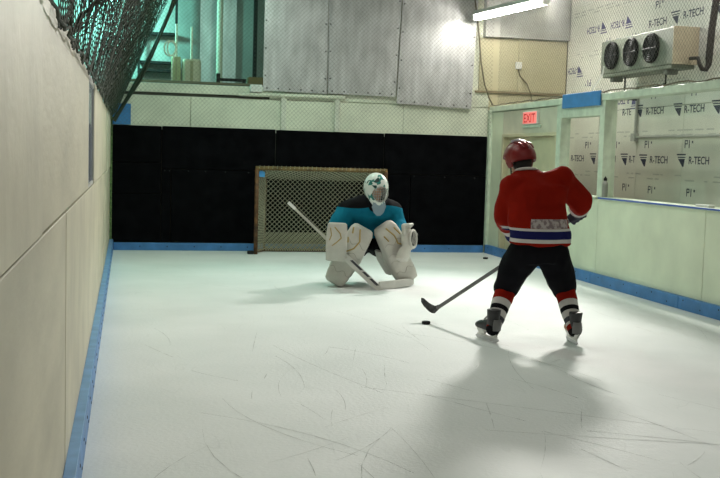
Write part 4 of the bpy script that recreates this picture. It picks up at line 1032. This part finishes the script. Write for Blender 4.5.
# blocker: flat rectangular board on the back of the stick hand, glove behind it
bc = gk(336.5, 242, 11.27); bu = V(.02, -.05, 1).normalized(); bnv = V(-.18, -1, .0); bnv = (bnv-bu*bnv.dot(bu)).normalized(); br = bu.cross(bnv).normalized()
if br.x < 0: br = -br
b = bmesh.new(); add_loft(b, [(bc-bu*.215-bnv*.02, .085, .018, br, bnv), (bc-bu*.205, .108, .024, br, bnv), (bc-bu*.05+bnv*.012, .118, .026, br, bnv), (bc+bu*.12+bnv*.004, .116, .026, br, bnv), (bc+bu*.20-bnv*.015, .105, .024, br, bnv), (bc+bu*.212-bnv*.02, .09, .018, br, bnv)], 28, 5)
blk = obj('blocker', b, MP, person2, smooth=True)
b = bmesh.new(); add_tube(b, [bc+br*x+bu*z+bnv*.033 for x, z in ((-.03, .17), (.035, .10), (.05, .05), (.0, .0), (-.05, -.04))], .007, 6); obj('gold_stripe', b, MGOLD, blk)
b = bmesh.new(); add_tube(b, [bc+br*x+bu*z+bnv*.033 for x, z in ((-.075, .16), (-.06, .08), (-.08, .02))], .006, 6); obj('gold_stripe', b, MGOLD, blk)
b = bmesh.new(); bk = (elR-haR).normalized(); grip(b, haR, gdir, (bnv*.8+bk*.6).normalized(), .018, .0165); add_chain(b, [haR+bk*.06, haR+bk*.16], [.05, .07]); fused('blocker_glove', b, MP, blk, .008, 3)
# catching glove: cuff, round pocket with a rim, thumb and webbing
cc = gk(408, 240, 11.36); cf = V(.75, -.62, .1).normalized(); cu = V(.35, .15, .92); cu = (cu-cf*cu.dot(cf)).normalized(); cr = cf.cross(cu).normalized(); crot = Matrix((cr, cf, cu)).transposed()
b = bmesh.new()
add_sphere(b, cc, .125, .92, .55, 1.05, crot, 24); add_loft(b, [(cc-cu*.10-cf*.02, .075, .05, cr, cf), (cc-cu*.17-cf*.04, .09, .06, cr, cf), (cc-cu*.24-cf*.06, .085, .055, cr, cf)], 18, 3)
add_chain(b, [cc-cr*.07-cu*.06, cc-cr*.13+cu*.03, cc-cr*.12+cu*.11], [.04, .036, .028])
for i in range(4): add_chain(b, [cc+cr*(.02+.03*i)+cu*.05, cc+cr*(.03+.033*i)+cu*.13-cf*.01, cc+cr*(.03+.03*i)+cu*(.175-.012*i)+cf*.05], [.03, .026, .02])
cat_ = fused('catching_glove', b, MP, person2, .010, 4)
b = bmesh.new(); add_sphere(b, cc+cf*.058+cu*.01, .085, .85, .22, 1.0, crot, 20); obj('pocket', b, mat('pocket_black', (.02, .02, .02), .8), cat_, smooth=True)
b = bmesh.new(); add_tube(b, [cc+cf*.062+cu*.01+cr*.085*math.cos(k*PI/12)+cu*.098*math.sin(k*PI/12) for k in range(25)], .016, 8, cap=False); obj('rim', b, MP, cat_, smooth=True)
b = bmesh.new()
for k in range(4): add_tube(b, [cc+cf*.075+cr*(-.045+.03*k)+cu*-.06, cc+cf*.09+cr*(-.045+.03*k)+cu*.09], .004, 5)
obj('webbing', b, MP, cat_)
# goalie stick: shaft, wide paddle, flat blade on the ice
t = thing('goalie_stick', 'wide goalie stick with white paddle, blade resting on the ice', 'stick', sheel)
LG = (sbut-sheel).length; a1 = gdir.cross(V(0, -1, 0)).normalized(); a2 = a1.cross(gdir).normalized()
b = bmesh.new(); add_loft(b, [(sheel+gdir*.50, .016, .012, a1, a2), (sheel+gdir*LG, .014, .011, a1, a2)], 12, 4); obj('shaft', b, mat('pale_stick', (.50, .48, .42), .45), t)
b = bmesh.new(); add_loft(b, [(sheel+gdir*(LG-.10), .017, .014, a1, a2), (sheel+gdir*(LG+.01), .019, .016, a1, a2)], 12, 4); obj('knob', b, M_WHITE, t)
b = bmesh.new(); add_loft(b, [(sheel+gdir*-.01, .036, .010, a1, a2), (sheel+gdir*.40, .040, .011, a1, a2), (sheel+gdir*.52, .034, .011, a1, a2), (sheel+gdir*.57, .017, .011, a1, a2)], 14, 4); pad_ = obj('paddle', b, mat('paddle_white', (.60, .59, .55), .4), t)
b = bmesh.new()
for k0, k1 in ((.05, .16), (.19, .27), (.30, .46)): add_prism(b, [sheel+gdir*k0+a1*.005-a2*0+V(0, -.0125, 0), sheel+gdir*k1+a1*.005+V(0, -.0125, 0), sheel+gdir*(k1-.02)+a1*.03+V(0, -.0125, 0), sheel+gdir*(k0-.02)+a1*.03+V(0, -.0125, 0)], (0, .003, 0))
obj('paddle_print', b, mat('paddle_dark', (.06, .06, .07), .5), pad_)
gt_ = at(413, 286.5, Z=.0); gt_.z = .02; bd_ = (gt_-sheel); bd_.z = 0; n_ = V(-bd_.y, bd_.x, 0).normalized(); b = bmesh.new(); R_ = []
for k in range(9):
    f_ = k/8; c_ = V(sheel.x, sheel.y, 0)+bd_*f_-n_*.05*(f_-f_*f_); R_.append((V(c_.x, c_.y, .048+.01*f_), .011, .046 if k < 8 else .034, n_, V(0, 0, 1)))
add_loft(b, R_, 14, 4); obj('blade', b, mat('paddle_white', (.6, .59, .55), .4), t)
